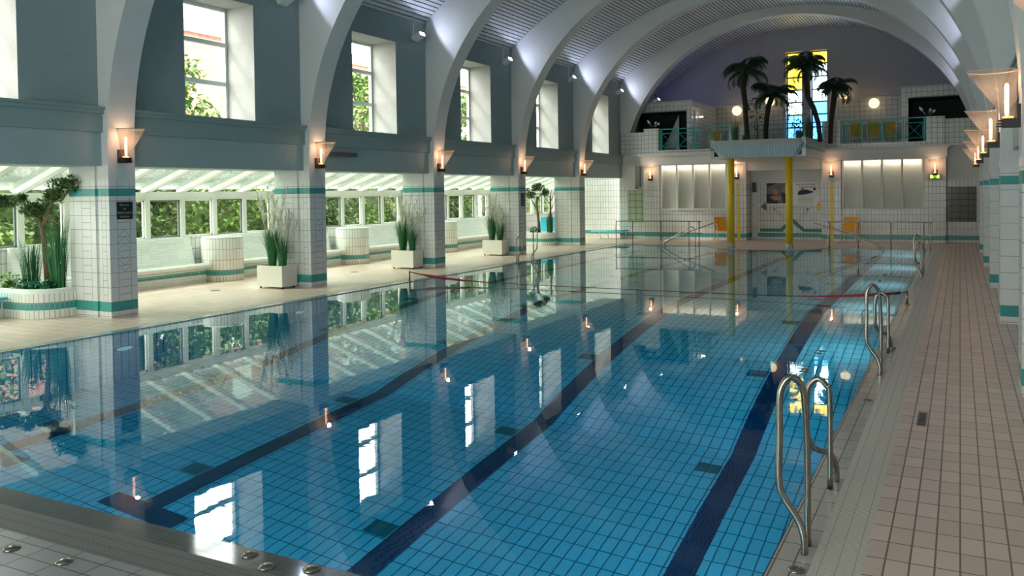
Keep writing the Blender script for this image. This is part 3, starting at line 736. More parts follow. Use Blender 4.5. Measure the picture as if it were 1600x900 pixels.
for wi, (a, b) in enumerate(wins):
    mb = MB(); ya, yb = BY+.22, BY+.27
    mb.box(a, a+.05, ya, yb, 3.95, 7.62); mb.box(b-.05, b, ya, yb, 3.95, 7.62)
    zs = [3.95, 4.47, 5.0, 5.52, 6.04, 6.57, 7.1, 7.60]
    for z in zs: mb.box(a+.05, b-.05, ya, yb, z-.03, z+.03)
    fr = st(mb.build('window_%d' % (70+wi), plain('dark_frame', (.12, .12, .11), .5) if wi == 0 else bpy.data.materials['dark_frame']))
    for k in range(7):
        mt = [m_bglass, m_bglass, m_bglass if wi else m_wglass, m_wglass, m_wglass if wi else m_yglass, m_yglass, m_yglass][k]
        if wi and k == 5: mt = m_wglass
        mb = MB(); mb.box(a+.04, b-.04, BY+.24, BY+.246, zs[k]+.02, zs[k+1]-.02); mb.build('pane', mt, fr)
light('portal_stained', 'AREA', (-5.67, BY+.5, 5.8), 1, size=1.8, sy=3.8, aim=(0, -1, 0), portal=True)
# tiled cabins at both ends of the balcony
for (xo, xi, s, nm) in ((-12.15, -9.45, 1, 'l'), (.70, -1.85, -1, 'r')):
    mb = MB(); c0, c1 = xi-s*.22, xi
    mb.box(c0, c1, 33.0, 33.2, 3.34, 5.42)                                   # corner post
    mb.box(xo, c0, 33.0, 33.2, 5.08, 5.42)                                   # header
    mb.box(xi-s*.18, xi, 33.2, 33.5, 5.08, 5.42)
    mb.box(xi-s*.18, xi, 33.5, BY-.06, 3.34, 5.42)                           # side wall
    mb.box(xo, xi, 33.0, BY-.06, 5.42, 5.48)
    st(mb.build('wall_cabin', m_balc_tile))
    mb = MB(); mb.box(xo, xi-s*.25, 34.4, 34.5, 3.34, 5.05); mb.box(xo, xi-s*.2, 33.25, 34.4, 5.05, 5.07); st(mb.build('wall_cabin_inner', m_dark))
    if s == 1:
        mb = MB(); mb.face([(-11.05, 34.0, 3.4), (-10.3, 34.0, 3.4), (-10.3, 34.0, 5.0)]); mb.face([(-10.3, 34.05, 5.0), (-10.3, 34.05, 3.4), (-11.05, 34.05, 3.4)])
        mb.face([(-11.05, 34.0, 3.4), (-10.3, 34.0, 5.0), (-10.3, 34.05, 5.0), (-11.05, 34.05, 3.4)])
        mark(mb.build('folded_parasol', m_whplast), 'pale folded triangular cloth in the dark left cabin on the balcony', 'parasol')
# globe lamps on the back wall
for x, z, lab in ((-8.48, 5.27, 'round glowing globe lamp left of the palms'), (-7.08, 5.60, 'round glowing globe lamp behind the second palm'),
                  (-4.15, 5.70, 'round glowing globe lamp behind the rightmost palm'), (-3.04, 5.27, 'round glowing globe lamp right of the palms')):
    yy = BY-.32
    t = W(thing('globe_lamp', lab, 'lamp', (x, yy, z), 'globe lamps on the balcony wall'), (x, yy, z))
    mb = MB(); mb.ball((x, yy, z), .20, 24, 14); g = mb.build('globe', m_globe, t)
    mb = MB(); mb.tube([(x, yy+.2, z), (x, BY-.04, z)], .035, 10); mb.tube([(x, BY-.06, z), (x, BY-.02, z)], .08, 14); mb.build('bracket', m_black, t)
    light('globe_light', 'POINT', (0, 0, 0), 9, (1, .62, .3), .19, parent=t)

# ------------------------------------------------------------------ plants
def leaf(mb, base, d, L, wd, droop=0.0, side=None):
    d = Vector(d).normalized(); base = Vector(base); s = side or d.cross(Vector((0, 0, 1)))
    if s.length < .01: s = Vector((1, 0, 0))
    s = s.normalized()*wd/2
    mid = base+d*L*.5+Vector((0, 0, droop*.2*L)); tip = base+d*L-Vector((0, 0, droop*L))
    mb.face([base, mid-s, tip, mid+s])
def palm(x, y, z, pts, nf, fl, label, seed, sz=1):
    r = random.Random(seed)
    t = W(thing('palm_tree', label, 'palm', (x, y, z), 'palms in the balcony trough'), (x, y, z))
    P = [(x+a, y+b, z+c) for a, b, c in pts]
    mb = MB(); n = len(P); mb.tube(P, [lerp(.075, .10, i/(n-1))*sz for i in range(n)], 9)
    for i in range(n-1):                                      # stubs of old leaves
        for k in range(7):
            q = Vector(P[i]).lerp(Vector(P[i+1]), k/7); a = r.uniform(0, 2*PI); leaf(mb, q, (math.cos(a), math.sin(a), .8), .17, .07)
    mb.build('trunk', m_dbark, t)
    top = Vector(P[-1])
    for k in range(nf):
        a = 2*PI*k/nf+r.uniform(-.2, .2); el = r.uniform(-.2, 1.25); L = fl*r.uniform(.8, 1.1)
        mb = MB(); ax = Vector((math.cos(a), math.sin(a), 0)); pr = []
        for j in range(11):
            s_ = j/10; ang = el-s_*s_*1.9
            p = (pr[-1]+(ax*math.cos(ang)+Vector((0, 0, math.sin(ang))))*L/10) if pr else top.copy(); pr.append(p)
        mb.tube(pr, .012, 4, taper=.004)
        sd = ax.cross(Vector((0, 0, 1)))
        for j in range(1, 11):
            for h in (0, .5):
                p = pr[j-1].lerp(pr[j], h); tdir = (pr[j]-pr[j-1]).normalized(); LL = .36*fl*math.sin(PI*min(1, (j+h)/11.5))**.6+.05
                for s in (-1, 1): leaf(mb, p, sd*s*.8+tdir*.6+Vector((0, 0, -.45)), LL, .052, .12, tdir)
        mb.build('frond', m_palm, t)
    return t
palm(-6.62, 30.0, 3.46, [(0, 0, 0), (-.02, 0, .5), (-.06, 0, 1.0), (-.06, 0, 1.35), (-.14, 0, 2.05), (-.04, 0, 2.65)], 21, .98, 'tall palm with arching fronds, leftmost in the trough', 1)
palm(-6.05, 30.3, 3.46, [(0, 0, 0), (.0, 0, .5), (.04, 0, .95), (.10, 0, 1.35), (.26, 0, 1.75)], 19, .95, 'shorter palm in front of the second globe lamp', 2)
palm(-4.55, 29.6, 3.46, [(.42, 0, 0), (.36, 0, .6), (.22, 0, 1.1), (.03, 0, 1.5), (-.04, 0, 2.1), (-.03, 0, 2.55)], 20, .92, 'tallest palm with a curved trunk in front of the stained windows', 3)
palm(-3.98, 31.0, 3.46, [(-.02, 0, 0), (0, 0, .6), (.05, 0, 1.1), (.16, 0, 1.95)], 18, .82, 'dark palm at the right end of the trough', 4)
def bush(name, label, cat, loc, h, r0, nl, ls, mat, trunk=None, group=None, seed=1, lw=.6):
    r = random.Random(seed); x, y, z = loc
    t = W(thing(name, label, cat, loc, group), loc)
    if trunk:
        mb = MB(); mb.tube([(x, y, z), (x+.02, y, z+h*.4), (x-.02, y, z+h*.85)], .022, 6, taper=.008); mb.build('stem', trunk, t)
    mb = MB()
    for k in range(nl):
        a = r.uniform(0, 2*PI); u_ = r.uniform(-1, 1); rr = r0*r.uniform(.35, 1); zc = z+(h*.68 if trunk else h*.5)
        p = Vector((x+rr*math.sqrt(1-u_*u_)*math.cos(a), y+rr*math.sqrt(1-u_*u_)*math.sin(a), zc+u_*h*(.32 if trunk else .5)))
        leaf(mb, p, (r.uniform(-1, 1), r.uniform(-1, 1), r.uniform(-.6, .6)), ls, ls*lw)
    mb.build('foliage', mat, t); return t
bush('rubber_plant', 'small round-leaved tree in front of the left stained window', 'plant', (-5.08, 30.2, 3.46), 1.55, .36, 170, .12, m_palm, m_dbark, seed=5)
bush('rubber_plant', 'low round-leaved plant between the first two palms', 'plant', (-6.35, 30.3, 3.46), 1.7, .42, 130, .12, m_palm, m_dbark, seed=6)
def grass_clump(mb, x, y, z, h, spread, n, r, wd=.012, r0=.08):
    for k in range(n):
        a = r.uniform(0, 2*PI); rr = r0*math.sqrt(r.random()); hh = h*r.uniform(.55, 1); sp = spread*r.uniform(.2, 1)
        b = Vector((x+rr*math.cos(a), y+rr*math.sin(a), z)); a2 = a+r.uniform(-.5, .5)
        d = Vector((math.cos(a2), math.sin(a2), 0)); s = Vector((-d.y, d.x, 0))*wd/2
        p1 = b+d*sp*.3+Vector((0, 0, hh*.55)); p2 = b+d*sp+Vector((0, 0, hh))
        mb.face([b-s, b+s, p1+s*.8, p1-s*.8]); mb.face([p1-s*.8, p1+s*.8, p2])
def clump(label, loc, h, spread, n, seed, group=None, mat=None, r0=.08, wd=.014, name='grass_plant'):
    mb = MB(); grass_clump(mb, *loc, h, spread, n, random.Random(seed), wd, r0)
    o = mb.build(name, mat or m_grass, origin=loc); return mark(o, label, 'plant', group)
for x, y, h, lab, sd in ((-6.86, 29.2, .85, 'upright grass beside the leftmost palm trunk', 11), (-6.45, 29.0, .35, 'low grass tuft at the trough front beside the first palm', 12), (-4.72, 29.1, .55, 'grass tuft in the trough below the right stained window', 13), (-4.42, 29.2, .95, 'tall grass tuft against the curved palm trunk', 14)):
    clump(lab, (x, y, 3.46), h, .12, 130, sd, 'grasses in the balcony trough', m_palm if h > .9 else m_grass, .11, .02)
for x, lab, sd in ((-10.75, 'white flowering plant on the left balcony pillar', 21), (-.98, 'white flowering plant on the right balcony pillar', 22)):
    z = 4.33 if x < -5 else 4.30; r = random.Random(sd)
    t = W(thing('white_lily', lab, 'plant', (x, FY+.3, z), 'white flowers on the balcony'), (x, FY+.3, z))
    mb = MB(); mb.lathe([(.06, 0), (.09, .05)], (x, FY+.3, z), 12); mb.build('pot', m_black, t)
    mb = MB()
    for k in range(12): a = r.uniform(0, 2*PI); leaf(mb, (x, FY+.3, z+.04), (math.cos(a), math.sin(a), r.uniform(.4, 1.6)), r.uniform(.2, .34), .04, .1)
    mb.build('leaves', m_palm, t)
    for dx, hz in ((-.26, .36), (.10, .30), (.24, .24)):
        mb = MB(); p = Vector((x+dx, FY+.28, z+hz)); q = Vector((x+dx*.3, FY+.3, z+.1))
        mb.tube([q, p.lerp(q, .5)], .008, 5); mb.tube([p.lerp(q, .55), p.lerp(q, .3), p], [.02, .05, .012], 8); mb.build('flower', m_petal, t)

# raised planted tubs at the two ends of the gallery
def tub(i, label):
    y = Y0+i*S_; ys = y-.62
    poly = [(-15.58, ys), (-13.65, ys)]
    for k in range(9):
        a = -PI/2+PI/2*k/8; poly.append((-13.25+.45*math.cos(a)-.0, ys+.45+.45*math.sin(a)))
    poly += [(-12.80, y-.005), (-12.935, y-.005), (-12.935, y+.6), (-15.58, y+.6)]
    t = W(thing('raised_planter', label, 'planter', (-14.2, y, 0), 'tiled raised tubs in the gallery'), (-14.2, y, 0))
    mb = MB(); mb.extrude(poly, 0, .40, 'z', cap=False); mb.build('tiled_wall', m_drum, t)
    inner = [(lerp(p[0], -14.2, .10), lerp(p[1], y, .14)) for p in poly]
    mb = MB()
    for k in range(len(poly)):
        a, b, c, d = poly[k], poly[(k+1) % len(poly)], inner[(k+1) % len(poly)], inner[k]
        mb.face([(a[0], a[1], .40), (b[0], b[1], .40), (lerp(b[0], c[0], .2), lerp(b[1], c[1], .2), .46), (lerp(a[0], d[0], .2), lerp(a[1], d[1], .2), .46)], None, True)
        mb.face([(lerp(a[0], d[0], .2), lerp(a[1], d[1], .2), .46), (lerp(b[0], c[0], .2), lerp(b[1], c[1], .2), .46), (*c, .465), (*d, .465)], None, True)
        mb.face([(*d, .465), (*c, .465), (*c, .40), (*d, .40)])
    mb.build('rounded_rim', m_trimw, t)
    mb = MB(); mb.face([(*p, .44) for p in inner]); mb.build('gravel', m_soil, t)
    return y
def pad(mb, c, rx, rz, n, r, ls=.05):
    sub = [(r.uniform(-.6, .6)*rx, r.uniform(-.5, .5)*rx, r.uniform(-.35, .45)*rz, r.uniform(.35, .6)) for _ in range(7)]
    for k in range(n):
        a = r.uniform(0, 2*PI); u_ = r.uniform(-.7, 1); q = math.sqrt(max(0, 1-u_*u_))*r.uniform(.5, 1.1); sx, sy, sz, sk = sub[k % 7]
        p = Vector(c)+Vector((sx+sk*rx*q*math.cos(a), sy+sk*rx*q*math.sin(a)*.8, sz+.8*rz*u_*(.6+sk)))
        leaf(mb, p, (math.cos(a), math.sin(a), r.uniform(-.2, 1)), ls, ls*.35); leaf(mb, p, (r.uniform(-1, 1), r.uniform(-1, 1), .5), ls, ls*.35)
def bonsai(loc, trunk, branches, pads, label, seed):
    r = random.Random(seed); L = Vector(loc)
    t = W(thing('cloud_pruned_pine', label, 'tree', loc), loc)
    mb = MB(); P = [L+Vector(p) for p in trunk]; mb.tube(P, .055, 9, taper=.035); mb.build('trunk', m_bark, t)
    for b in branches:
        mb = MB(); mb.tube([L+Vector(p) for p in b], .028, 7, taper=.01); mb.build('branch', m_bark, t)
    for c, rx, rz, n in pads:
        mb = MB(); pad(mb, L+Vector(c), rx, rz, int(n*1.2), r, .08); mb.build('needle_pad', m_pine, t)
y = tub(0, 'white tiled tub with rounded corner beside the nearest left pillar')
bonsai((-13.45, y-.05, .44), [(0, 0, 0), (-.03, 0, .4), (-.09, 0, .85), (-.17, 0, 1.15)],
       [[(-.15, 0, 1.1), (-.45, 0, 1.35), (-.72, 0, 1.42)], [(-.12, 0, 1.0), (.05, 0, 1.25), (.22, 0, 1.5), (.42, 0, 1.58)], [(-.16, 0, 1.12), (-.15, 0, 1.22)], [(.0, 0, 1.2), (.12, 0, 1.05)]],
       [((-.95, 0, 1.38), .30, .13, 420), ((-.68, 0, 1.44), .14, .08, 120), ((-.16, 0, 1.26), .30, .15, 520), ((.24, 0, 1.48), .20, .10, 260), ((.52, 0, 1.62), .30, .16, 480), ((-.24, .1, .95), .10, .06, 70)],
       'pine with cloud-shaped foliage in the tub by the nearest left pillar', 31)
clump('tall dark grass left of the pine trunk in the near tub', (-13.66, y-.2, .44), .95, .24, 130, 41, 'grasses in the near tub', None, .11, .012)
clump('tallest grass in the near tub, against the pillar', (-13.05, y-.12, .44), 1.5, .24, 120, 42, 'grasses in the near tub', None, .11, .013)
clump('medium grass between pine trunk and pillar', (-13.22, y-.05, .44), 1.05, .3, 90, 43, 'grasses in the near tub', None, .09)
for x, yy, s, m, lab, sd in ((-14.15, y-.3, .22, m_bright, 'bright green leafy plant at the left picture edge in the near tub', 51), (-13.6, y-.36, .17, m_gcover, 'teal green low cushion plant at the foot of the dark grass', 52),
                         (-13.3, y-.34, .14, m_gcover, 'teal green ground cover plant under the pine', 53), (-13.1, y-.3, .14, m_gcover, 'teal green ground cover plant next to the pillar', 54), (-13.9, y-.42, .12, m_bright, 'small light green plant between stones', 55)):
    bush('ground_cover', lab, 'plant', (x, yy, .44), s, s*.95, 260, .06, m, seed=sd, group='low plants in the near tub')
for k, (x, yy, s) in enumerate(((-13.86, y-.42, .05), (-13.76, y-.46, .04), (-13.95, y-.46, .045))):
    mb = MB(); mb.ball((x, yy, .44+s*.4), s, 10, 6, .6); mark(mb.build('stone', m_stone), ['largest pale stone among the low plants in the near tub', 'pale stone nearest the dark grass in the near tub', 'small pale stone left in the near tub'][k], 'stone', 'stones in the near tub')
y = tub(4, 'white tiled tub with rounded corner beside the farthest left pillar')
bonsai((-13.42, y-.25, .44), [(0, 0, 0), (-.03, 0, .5), (-.10, 0, 1.0), (-.06, 0, 1.3)], [[(-.08, 0, .8), (-.25, 0, 1.1), (-.35, 0, 1.3)], [(-.06, 0, 1.2), (.1, 0, 1.4)]],
       [((-.36, 0, 1.36), .28, .16, 330), ((-.05, 0, 1.62), .32, .16, 380), ((.2, 0, 1.42), .24, .13, 240)], 'pine with rounded foliage in the tub by the farthest left pillar', 32)
mb = MB(); b = Vector((-13.0, y-.2, .44))
mb.tube([b, b+Vector((0, 0, .9)), b+Vector((.0, 0, 1.3))], .045, 7, taper=.03)
for p in [((0, 0, 1.1), (.22, 0, 1.5)), ((0, 0, 1.25), (-.12, 0, 1.5)), ((0, 0, 1.0), (-.28, 0, 1.35)), ((0, 0, 1.3), (.06, 0, 1.55)), ((0, 0, .8), (.25, 0, 1.2))]: mb.tube([b+Vector(p[0]), b+Vector(p[1])], .018, 5, taper=.006)
mark(mb.build('bare_tree', m_bark, origin=tuple(b)), 'bare branching trunk in the far tub right of the pine', 'tree')
clump('tall grass at the foot of the bare trunk in the far tub', (-12.98, y-.3, .44), .85, .10, 170, 44, None, None, .10)
bush('ground_cover', 'low green plants around the pine in the far tub', 'plant', (-13.6, y-.35, .44), .2, .22, 260, .07, m_gcover, seed=56)
# white planter boxes
def boxplanter(yc, label, hs, seed, x=-12.60):
    yc -= .06
    r = random.Random(seed)
    t = W(thing('potted_grass', label, 'potted plant', (x, yc, 0), 'white planter boxes with grass'), (x, yc, 0))
    mb = MB(); w_, d_, z0, z1 = .34, .22, .04, .47; i_ = .03
    mb.box(x-w_, x+w_, yc-d_, yc+d_, z0, .40)
    for a, b, c, d in ((x-w_, x+w_, yc-d_, yc-d_+i_), (x-w_, x+w_, yc+d_-i_, yc+d_), (x-w_, x-w_+i_, yc-d_+i_, yc+d_-i_), (x+w_-i_, x+w_, yc-d_+i_, yc+d_-i_)): mb.box(a, b, c, d, .40, z1)
    mb.build('box', m_cream, t)
    for sx in (-1, 1):
        for sy in (-1, 1):
            mb = MB(); mb.tube([(x+sx*(w_-.05)-.015, yc+sy*(d_-.05), .02), (x+sx*(w_-.05)+.015, yc+sy*(d_-.05), .02)], .02, 10); mb.box(x+sx*(w_-.05)-.02, x+sx*(w_-.05)+.02, yc+sy*(d_-.05)-.012, yc+sy*(d_-.05)+.012, .025, .042); mb.build('castor', m_black, t)
    mb = MB(); mb.box(x-w_+i_, x+w_-i_, yc-d_+i_, yc+d_-i_, .40, .43); mb.build('soil', bpy.data.materials['dark_soil'], t)
    for (dx, h, n, sp) in ((-.12, hs[0]*1.12, 230, .34), (.16, hs[1]*1.1, 150, .2)):
        mb = MB(); grass_clump(mb, x+dx, yc, .43, h, sp, n, r, .014, .075); mb.build('grass', m_grass, t)
        mb = MB()
        for k in range(15):
            a = r.uniform(0, 2*PI); sp2 = r.uniform(.1, .42); hh = h*r.uniform(1.15, 1.5)
            b = Vector((x+dx, yc, .43)); e_ = b+Vector((math.cos(a)*sp2, math.sin(a)*sp2, hh)); m1 = b.lerp(e_, .6)+Vector((0, 0, .05))
            mb.tube([b, m1, e_], .003, 4)
            for j in range(16):
                q = m1.lerp(e_, j/15); leaf(mb, q, (r.uniform(-1, 1), r.uniform(-1, 1), 1.6), .13, .022)
        mb.build('plume', m_plume, t)
boxplanter(13.28, 'white planter box with grass by the second left pillar', (.95, .70), 61)
boxplanter(17.93, 'white planter box with grass by the third left pillar', (.90, .65), 62)
boxplanter(22.58, 'white planter box with grass by the fourth left pillar', (.85, .62), 63)

# ------------------------------------------------------------------ wall sconces: skewed glass funnels on black brackets
def sconce(label, loc, rz):
    t = thing('wall_sconce', label, 'wall lamp', loc, 'funnel shaped wall lamps', rz=rz)
    mb = MB(); mb.box(.0, .03, -.075, .075, -.085, .13); mb.box(.03, .15, -.07, .07, -.085, .0)
    for k in range(3): mb.box(.15, .20-.008*k, -.065, .065, -.075+.026*k, -.066+.026*k)
    mb.build('bracket', m_black, t)
    mb = MB(); o_ = [(.05, 0, .08), (.21, .45, .235)]; th = .005
    mb.lathe([(.05, 0, .085), (.21, .45, .235), (.205, .45, .235), (.046, .004, .085)], (0, 0, 0), 32); mb.build('glass_funnel', m_lampglass, t)
    mb = MB(); ring = [(.235+.208*math.cos(2*PI*k/32), .208*math.sin(2*PI*k/32), .45) for k in range(33)]; mb.tube(ring, .005, 6, cap=False); mb.build('rim', m_plume, t)
    mb = MB(); mb.lathe([(.012, .02), (.019, .06), (.019, .30), (.012, .33)], (.11, 0, 0), 14); mb.build('bulb', m_bulb, t)
    mb = MB(); mb.lathe([(.045, .001), (.045, .02)], (.1, 0, 0), 14); mb.build('socket', m_coil, t)
    light('sconce_light', 'POINT', (.19, 0, .34), 3.4, (1, .60, .36), .04, parent=t)
    return t
names_l = ['first', 'second', 'third', 'fourth', 'fifth']
s0 = sconce('glowing glass funnel lamp on the nearest left pillar, above the black sign', (-11.95, Y0+.245, 2.55), 0)
def more_sconce(loc, rz, label):
    s = dup(s0, loc, label, rz)
    return s
for i, lab in ((1, 'glowing glass funnel lamp on the second left pillar'), (2, 'glowing glass funnel lamp on the third left pillar'), (3, 'glowing glass funnel lamp on the fourth left pillar, over the small black sign'), (4, 'glowing glass funnel lamp on the fifth left pillar, next to the far tub')):
    more_sconce((-11.95, Y0+i*S_+.245, 2.55), 0, lab)
for i, lab in ((-1, 'glass funnel lamp cut off by the top right picture corner'), (0, 'largest glass funnel lamp on the right pillars'), (1, 'second largest glass funnel lamp on the right pillars'), (2, 'middle glass funnel lamp on the right pillars'), (3, 'second smallest glass funnel lamp on the right pillars'), (4, 'smallest and farthest glass funnel lamp on the right pillars')):
    more_sconce((.5, Y0+i*S_+.245, 2.55), PI, lab)
for x, lab in ((-10.79, 'glass funnel lamp on the far wall left of the white panels'), (-7.42, 'glass funnel lamp beside the left yellow column'), (-4.07, 'glass funnel lamp above a yellow tile strip on the far wall'), (-.75, 'glass funnel lamp above the exit sign')):
    more_sconce((x, FY, 2.38), -PI/2, lab)

# ------------------------------------------------------------------ floodlights under the ceiling
f0 = None
for k, (yy, lab) in enumerate(((12.95, 'white floodlight at the top edge, left of the second arch'), (17.62, 'hanging floodlight between the first two whole high windows and the third arch'), (22.25, 'hanging floodlight before the fourth arch'), (26.95, 'hanging floodlight before the fifth arch'), (31.6, 'hanging floodlight before the last arch'))):
    loc = (-11.98, yy, 5.82)
    if f0 is None:
        t = f0 = W(thing('floodlight', lab, 'floodlight', loc, 'white floodlights under the slatted ceiling'), loc)
        x, y, z = loc; M = Matrix.Rotation(math.radians(-25), 3, 'Y')
        mb = MB(); mb.obox((x, y, z), (.13, .12, .055), M); mb.build('housing', m_whplast, t)
        mb = MB(); mb.obox(Vector((x, y, z))+M @ Vector((.132, 0, 0)), (.004, .10, .042), M); mb.build('lens', m_flood, t)
        mb = MB(); mb.tube([(x-.03, y-.18, z+.48), (x-.03, y-.18, z), (x-.03, y-.12, z)], .012, 6); mb.build('drop_rod', m_whplast, t)
    else: t = dup(f0, loc, lab)
    light('flood_and_fill_light', 'SPOT', Vector(loc)+Vector((.18, 0, .05)), 15, (.66, .73, 1), .06, aim=(.8, .1, .45)).data.spot_size = math.radians(160)
    light('flood_and_fill_light', 'SPOT', Vector((2*CXM-loc[0]-.18, yy, 5.87)), 15, (.66, .73, 1), .06, aim=(-.8, .1, .45)).data.spot_size = math.radians(160)  # added on the right without a fixture, brightens the hall
t = dup(f0, (-11.0, 33.2, 5.56), 'floodlight on top of the left balcony cabin'); light('flood_and_fill_light', 'SPOT', (-10.8, 33.3, 5.7), 26, (.34, .32, 1), .06, aim=(.15, .9, .5)).data.spot_size = math.radians(140)
light('flood_and_fill_light', 'SPOT', (-.7, 33.3, 5.7), 8, (.34, .32, 1), .06, aim=(-.15, .9, .5)).data.spot_size = math.radians(140)  # added right-hand match of the cabin floodlight, no fixture here
t = W(thing('small_spotlight', 'small white lamp on the left balcony cabin side wall', 'spotlight', (-9.30, 33.9, 4.86)), (-9.30, 33.9, 4.86))
mb = MB(); mb.box(-9.45, -9.24, 33.86, 33.94, 4.84, 4.89); mb.build('body', m_whplast, t); mb = MB(); mb.box(-9.40, -9.24, 33.85, 33.86, 4.845, 4.885); mb.build('lens', m_flood, t)
# long grey speaker on the beam
t = W(thing('wall_speaker', 'long dark grey box on the beam right of the second left lamp', 'speaker', (-12.1, 14.6, 2.79)), (-12.1, 14.6, 2.79))
mb = MB(); mb.box(-12.1, -12.0, 14.05, 15.17, 2.745, 2.84); mb.build('body', m_speaker, t); mb = MB(); mb.box(-12.0, -11.996, 14.07, 15.15, 2.755, 2.83); mb.build('front_grille', plain('speaker_grille', (.1, .12, .11), .6), t)
# signs on pillars
x, y = -11.945, Y0
t = W(thing('pillar_sign', 'square black sign with four lines of green lettering on the nearest left pillar', 'sign', (x, y+.27, 1.70)), (x, y+.27, 1.70))
mb = MB(); mb.box(x, x+.006, y+.13, y+.42, 1.565, 1.845); mb.build('plate', m_sign, t)
for k, s in enumerate(('Bitte nur', 'mit', 'Badeschuhen', 'betreten')): text(s, .050, (.0072, .0, .095-.062*k), (PI/2, 0, PI/2), m_lett, t)
y = Y0+3*S_
t = W(thing('pillar_sign', 'small upright black sign with two pictograms on the fourth left pillar', 'sign', (x, y+.27, 1.68)), (x, y+.27, 1.68))
mb = MB(); mb.box(x, x+.006, y+.16, y+.40, 1.48, 1.88); mb.build('plate', m_sign, t)
mb = MB(); mb.tube([(x+.006, y+.28, 1.72), (x+.009, y+.28, 1.72)], .028, 12); mb.box(x+.006, x+.009, y+.18, y+.38, 1.62, 1.63); mb.box(x+.006, x+.009, y+.22, y+.34, 1.54, 1.562); mb.build('pictogram', m_plume, t)

# ------------------------------------------------------------------ pool rails
def smooth(pts, n=6):
    pts = [Vector(p) for p in pts]; out = []
    for i in range(len(pts)-1):
        p0, p1, p2, p3 = pts[max(i-1, 0)], pts[i], pts[i+1], pts[min(i+2, len(pts)-1)]
        for k in range(n):
            t = k/n; out.append(.5*((2*p1)+(-p0+p2)*t+(2*p0-5*p1+4*p2-p3)*t*t+(-p0+3*p1-3*p2+p3)*t*t*t))
    out.append(pts[-1]); return out
def flange(mb, x, y): mb.lathe([(.045, 0), (.042, .008), (.024, .014)], (x, y, 0), 16)
TALL = [(.13, -.02, 0), (.13, -.02, .08), (.10, -.01, .17), (.03, 0, .27), (.0, 0, .36), (.0, .02, .6), (.0, .03, .80), (.02, .04, .88), (.06, .05, .915), (.10, .07, .88), (.12, .08, .80), (.13, .10, .5), (.13, .10, 0)]
SHORT = [(.14, .16, 0), (.14, .15, .10), (.11, .11, .19), (.04, .04, .23), (0, .02, .27), (-.02, 0, .36), (-.02, 0, .58), (.0, 0, .66), (.05, 0, .70), (.10, 0, .66), (.12, 0, .58), (.12, 0, 0)]
def ladder(label, y, right=True, gap=1.06):
    s = 1 if right else -1; ex = XR if right else XL; x0 = ex+(.01 if right else -.01)
    t = W(thing('pool_ladder', label, 'pool ladder', (x0+s*.13, y, 0), 'steel ladder rails on the pool edge'), (x0+s*.13, y, 0))
    for pts, yo, nm in ((TALL, 0 if right else gap, 'tall_handrail'), (SHORT, gap if right else 0, 'short_handrail')):
        k = 1.0 if right else 1.25
        mb = MB(); mb.tube(smooth([(x0+s*a*k, y+yo+b, c) for a, b, c in pts]), .0185, 10); h = mb.build(nm, m_steel, t)
        mb = MB(); flange(mb, x0+s*pts[0][0]*k, y+yo+pts[0][1]); flange(mb, x0+s*pts[-1][0]*k, y+yo+pts[-1][1]); mb.build('flange', m_steel, h)
ladder('steel ladder rails on the right pool edge, largest and nearest', 4.60)
ladder('steel ladder rails on the right pool edge where the red rope ends', 9.35, gap=1.25)
ladder('steel ladder rails at the far end of the right pool edge', 19.45, gap=1.1)
ladder('steel ladder rails on the left pool edge in front of the fourth left pillar', 20.5, right=False, gap=.95)
def cap(x, y, label):
    mb = MB(); mb.lathe([(.045, 0), (.044, .006), (.03, .014), (.012, .018), (.0005, .019)], (x, y, DZ), 18)
    mark(mb.build('anchor_cap', m_steel), label, 'anchor cap', 'round steel caps in the deck')
for x, y, lab in ((-.735, 4.37, 'round steel cap in the deck just before the nearest ladder'), (-3.38, 3.30, 'leftmost of three steel caps on the wet near coping'), (-3.19, 3.23, 'middle of three steel caps on the wet near coping'),
                  (-2.96, 3.31, 'rightmost of three steel caps on the wet near coping'), (-4.21, 2.81, 'steel cap in the near deck tiles, right one of two'), (-4.63, 2.79, 'steel cap in the near deck tiles at the lower left picture edge'),
                  (-.74, 8.16, 'steel cap in the right coping between the two nearest ladders'), (-.72, 10.95, 'steel cap in the right coping just beyond the second ladder')): cap(x, y, lab)
t = W(thing('floor_drain', 'narrow slotted steel drain in the right deck tiles', 'drain', (-.28, 7.7, 0)), (-.28, 7.7, 0))
mb = MB(); mb.box(-.315, -.245, 7.46, 7.92, .0, .004); mb.build('frame', m_steel, t)
for k in range(6): mb = MB(); mb.box(-.305, -.255, 7.49+.07*k, 7.525+.07*k, .004, .006); mb.build('slot', m_black, t)
for x, y, lab in ((-13.44, 12.34, 'round floor drain in front of the nearest bench'), (-13.28, 16.57, 'round floor drain in front of the second bench'), (-13.58, 21.08, 'round floor drain in front of the third bench')):
    mb = MB(); mb.lathe([(.10, 0), (.10, .004), (.0005, .005)], (x, y, 0), 20); mark(mb.build('floor_drain', m_speaker), lab, 'drain')
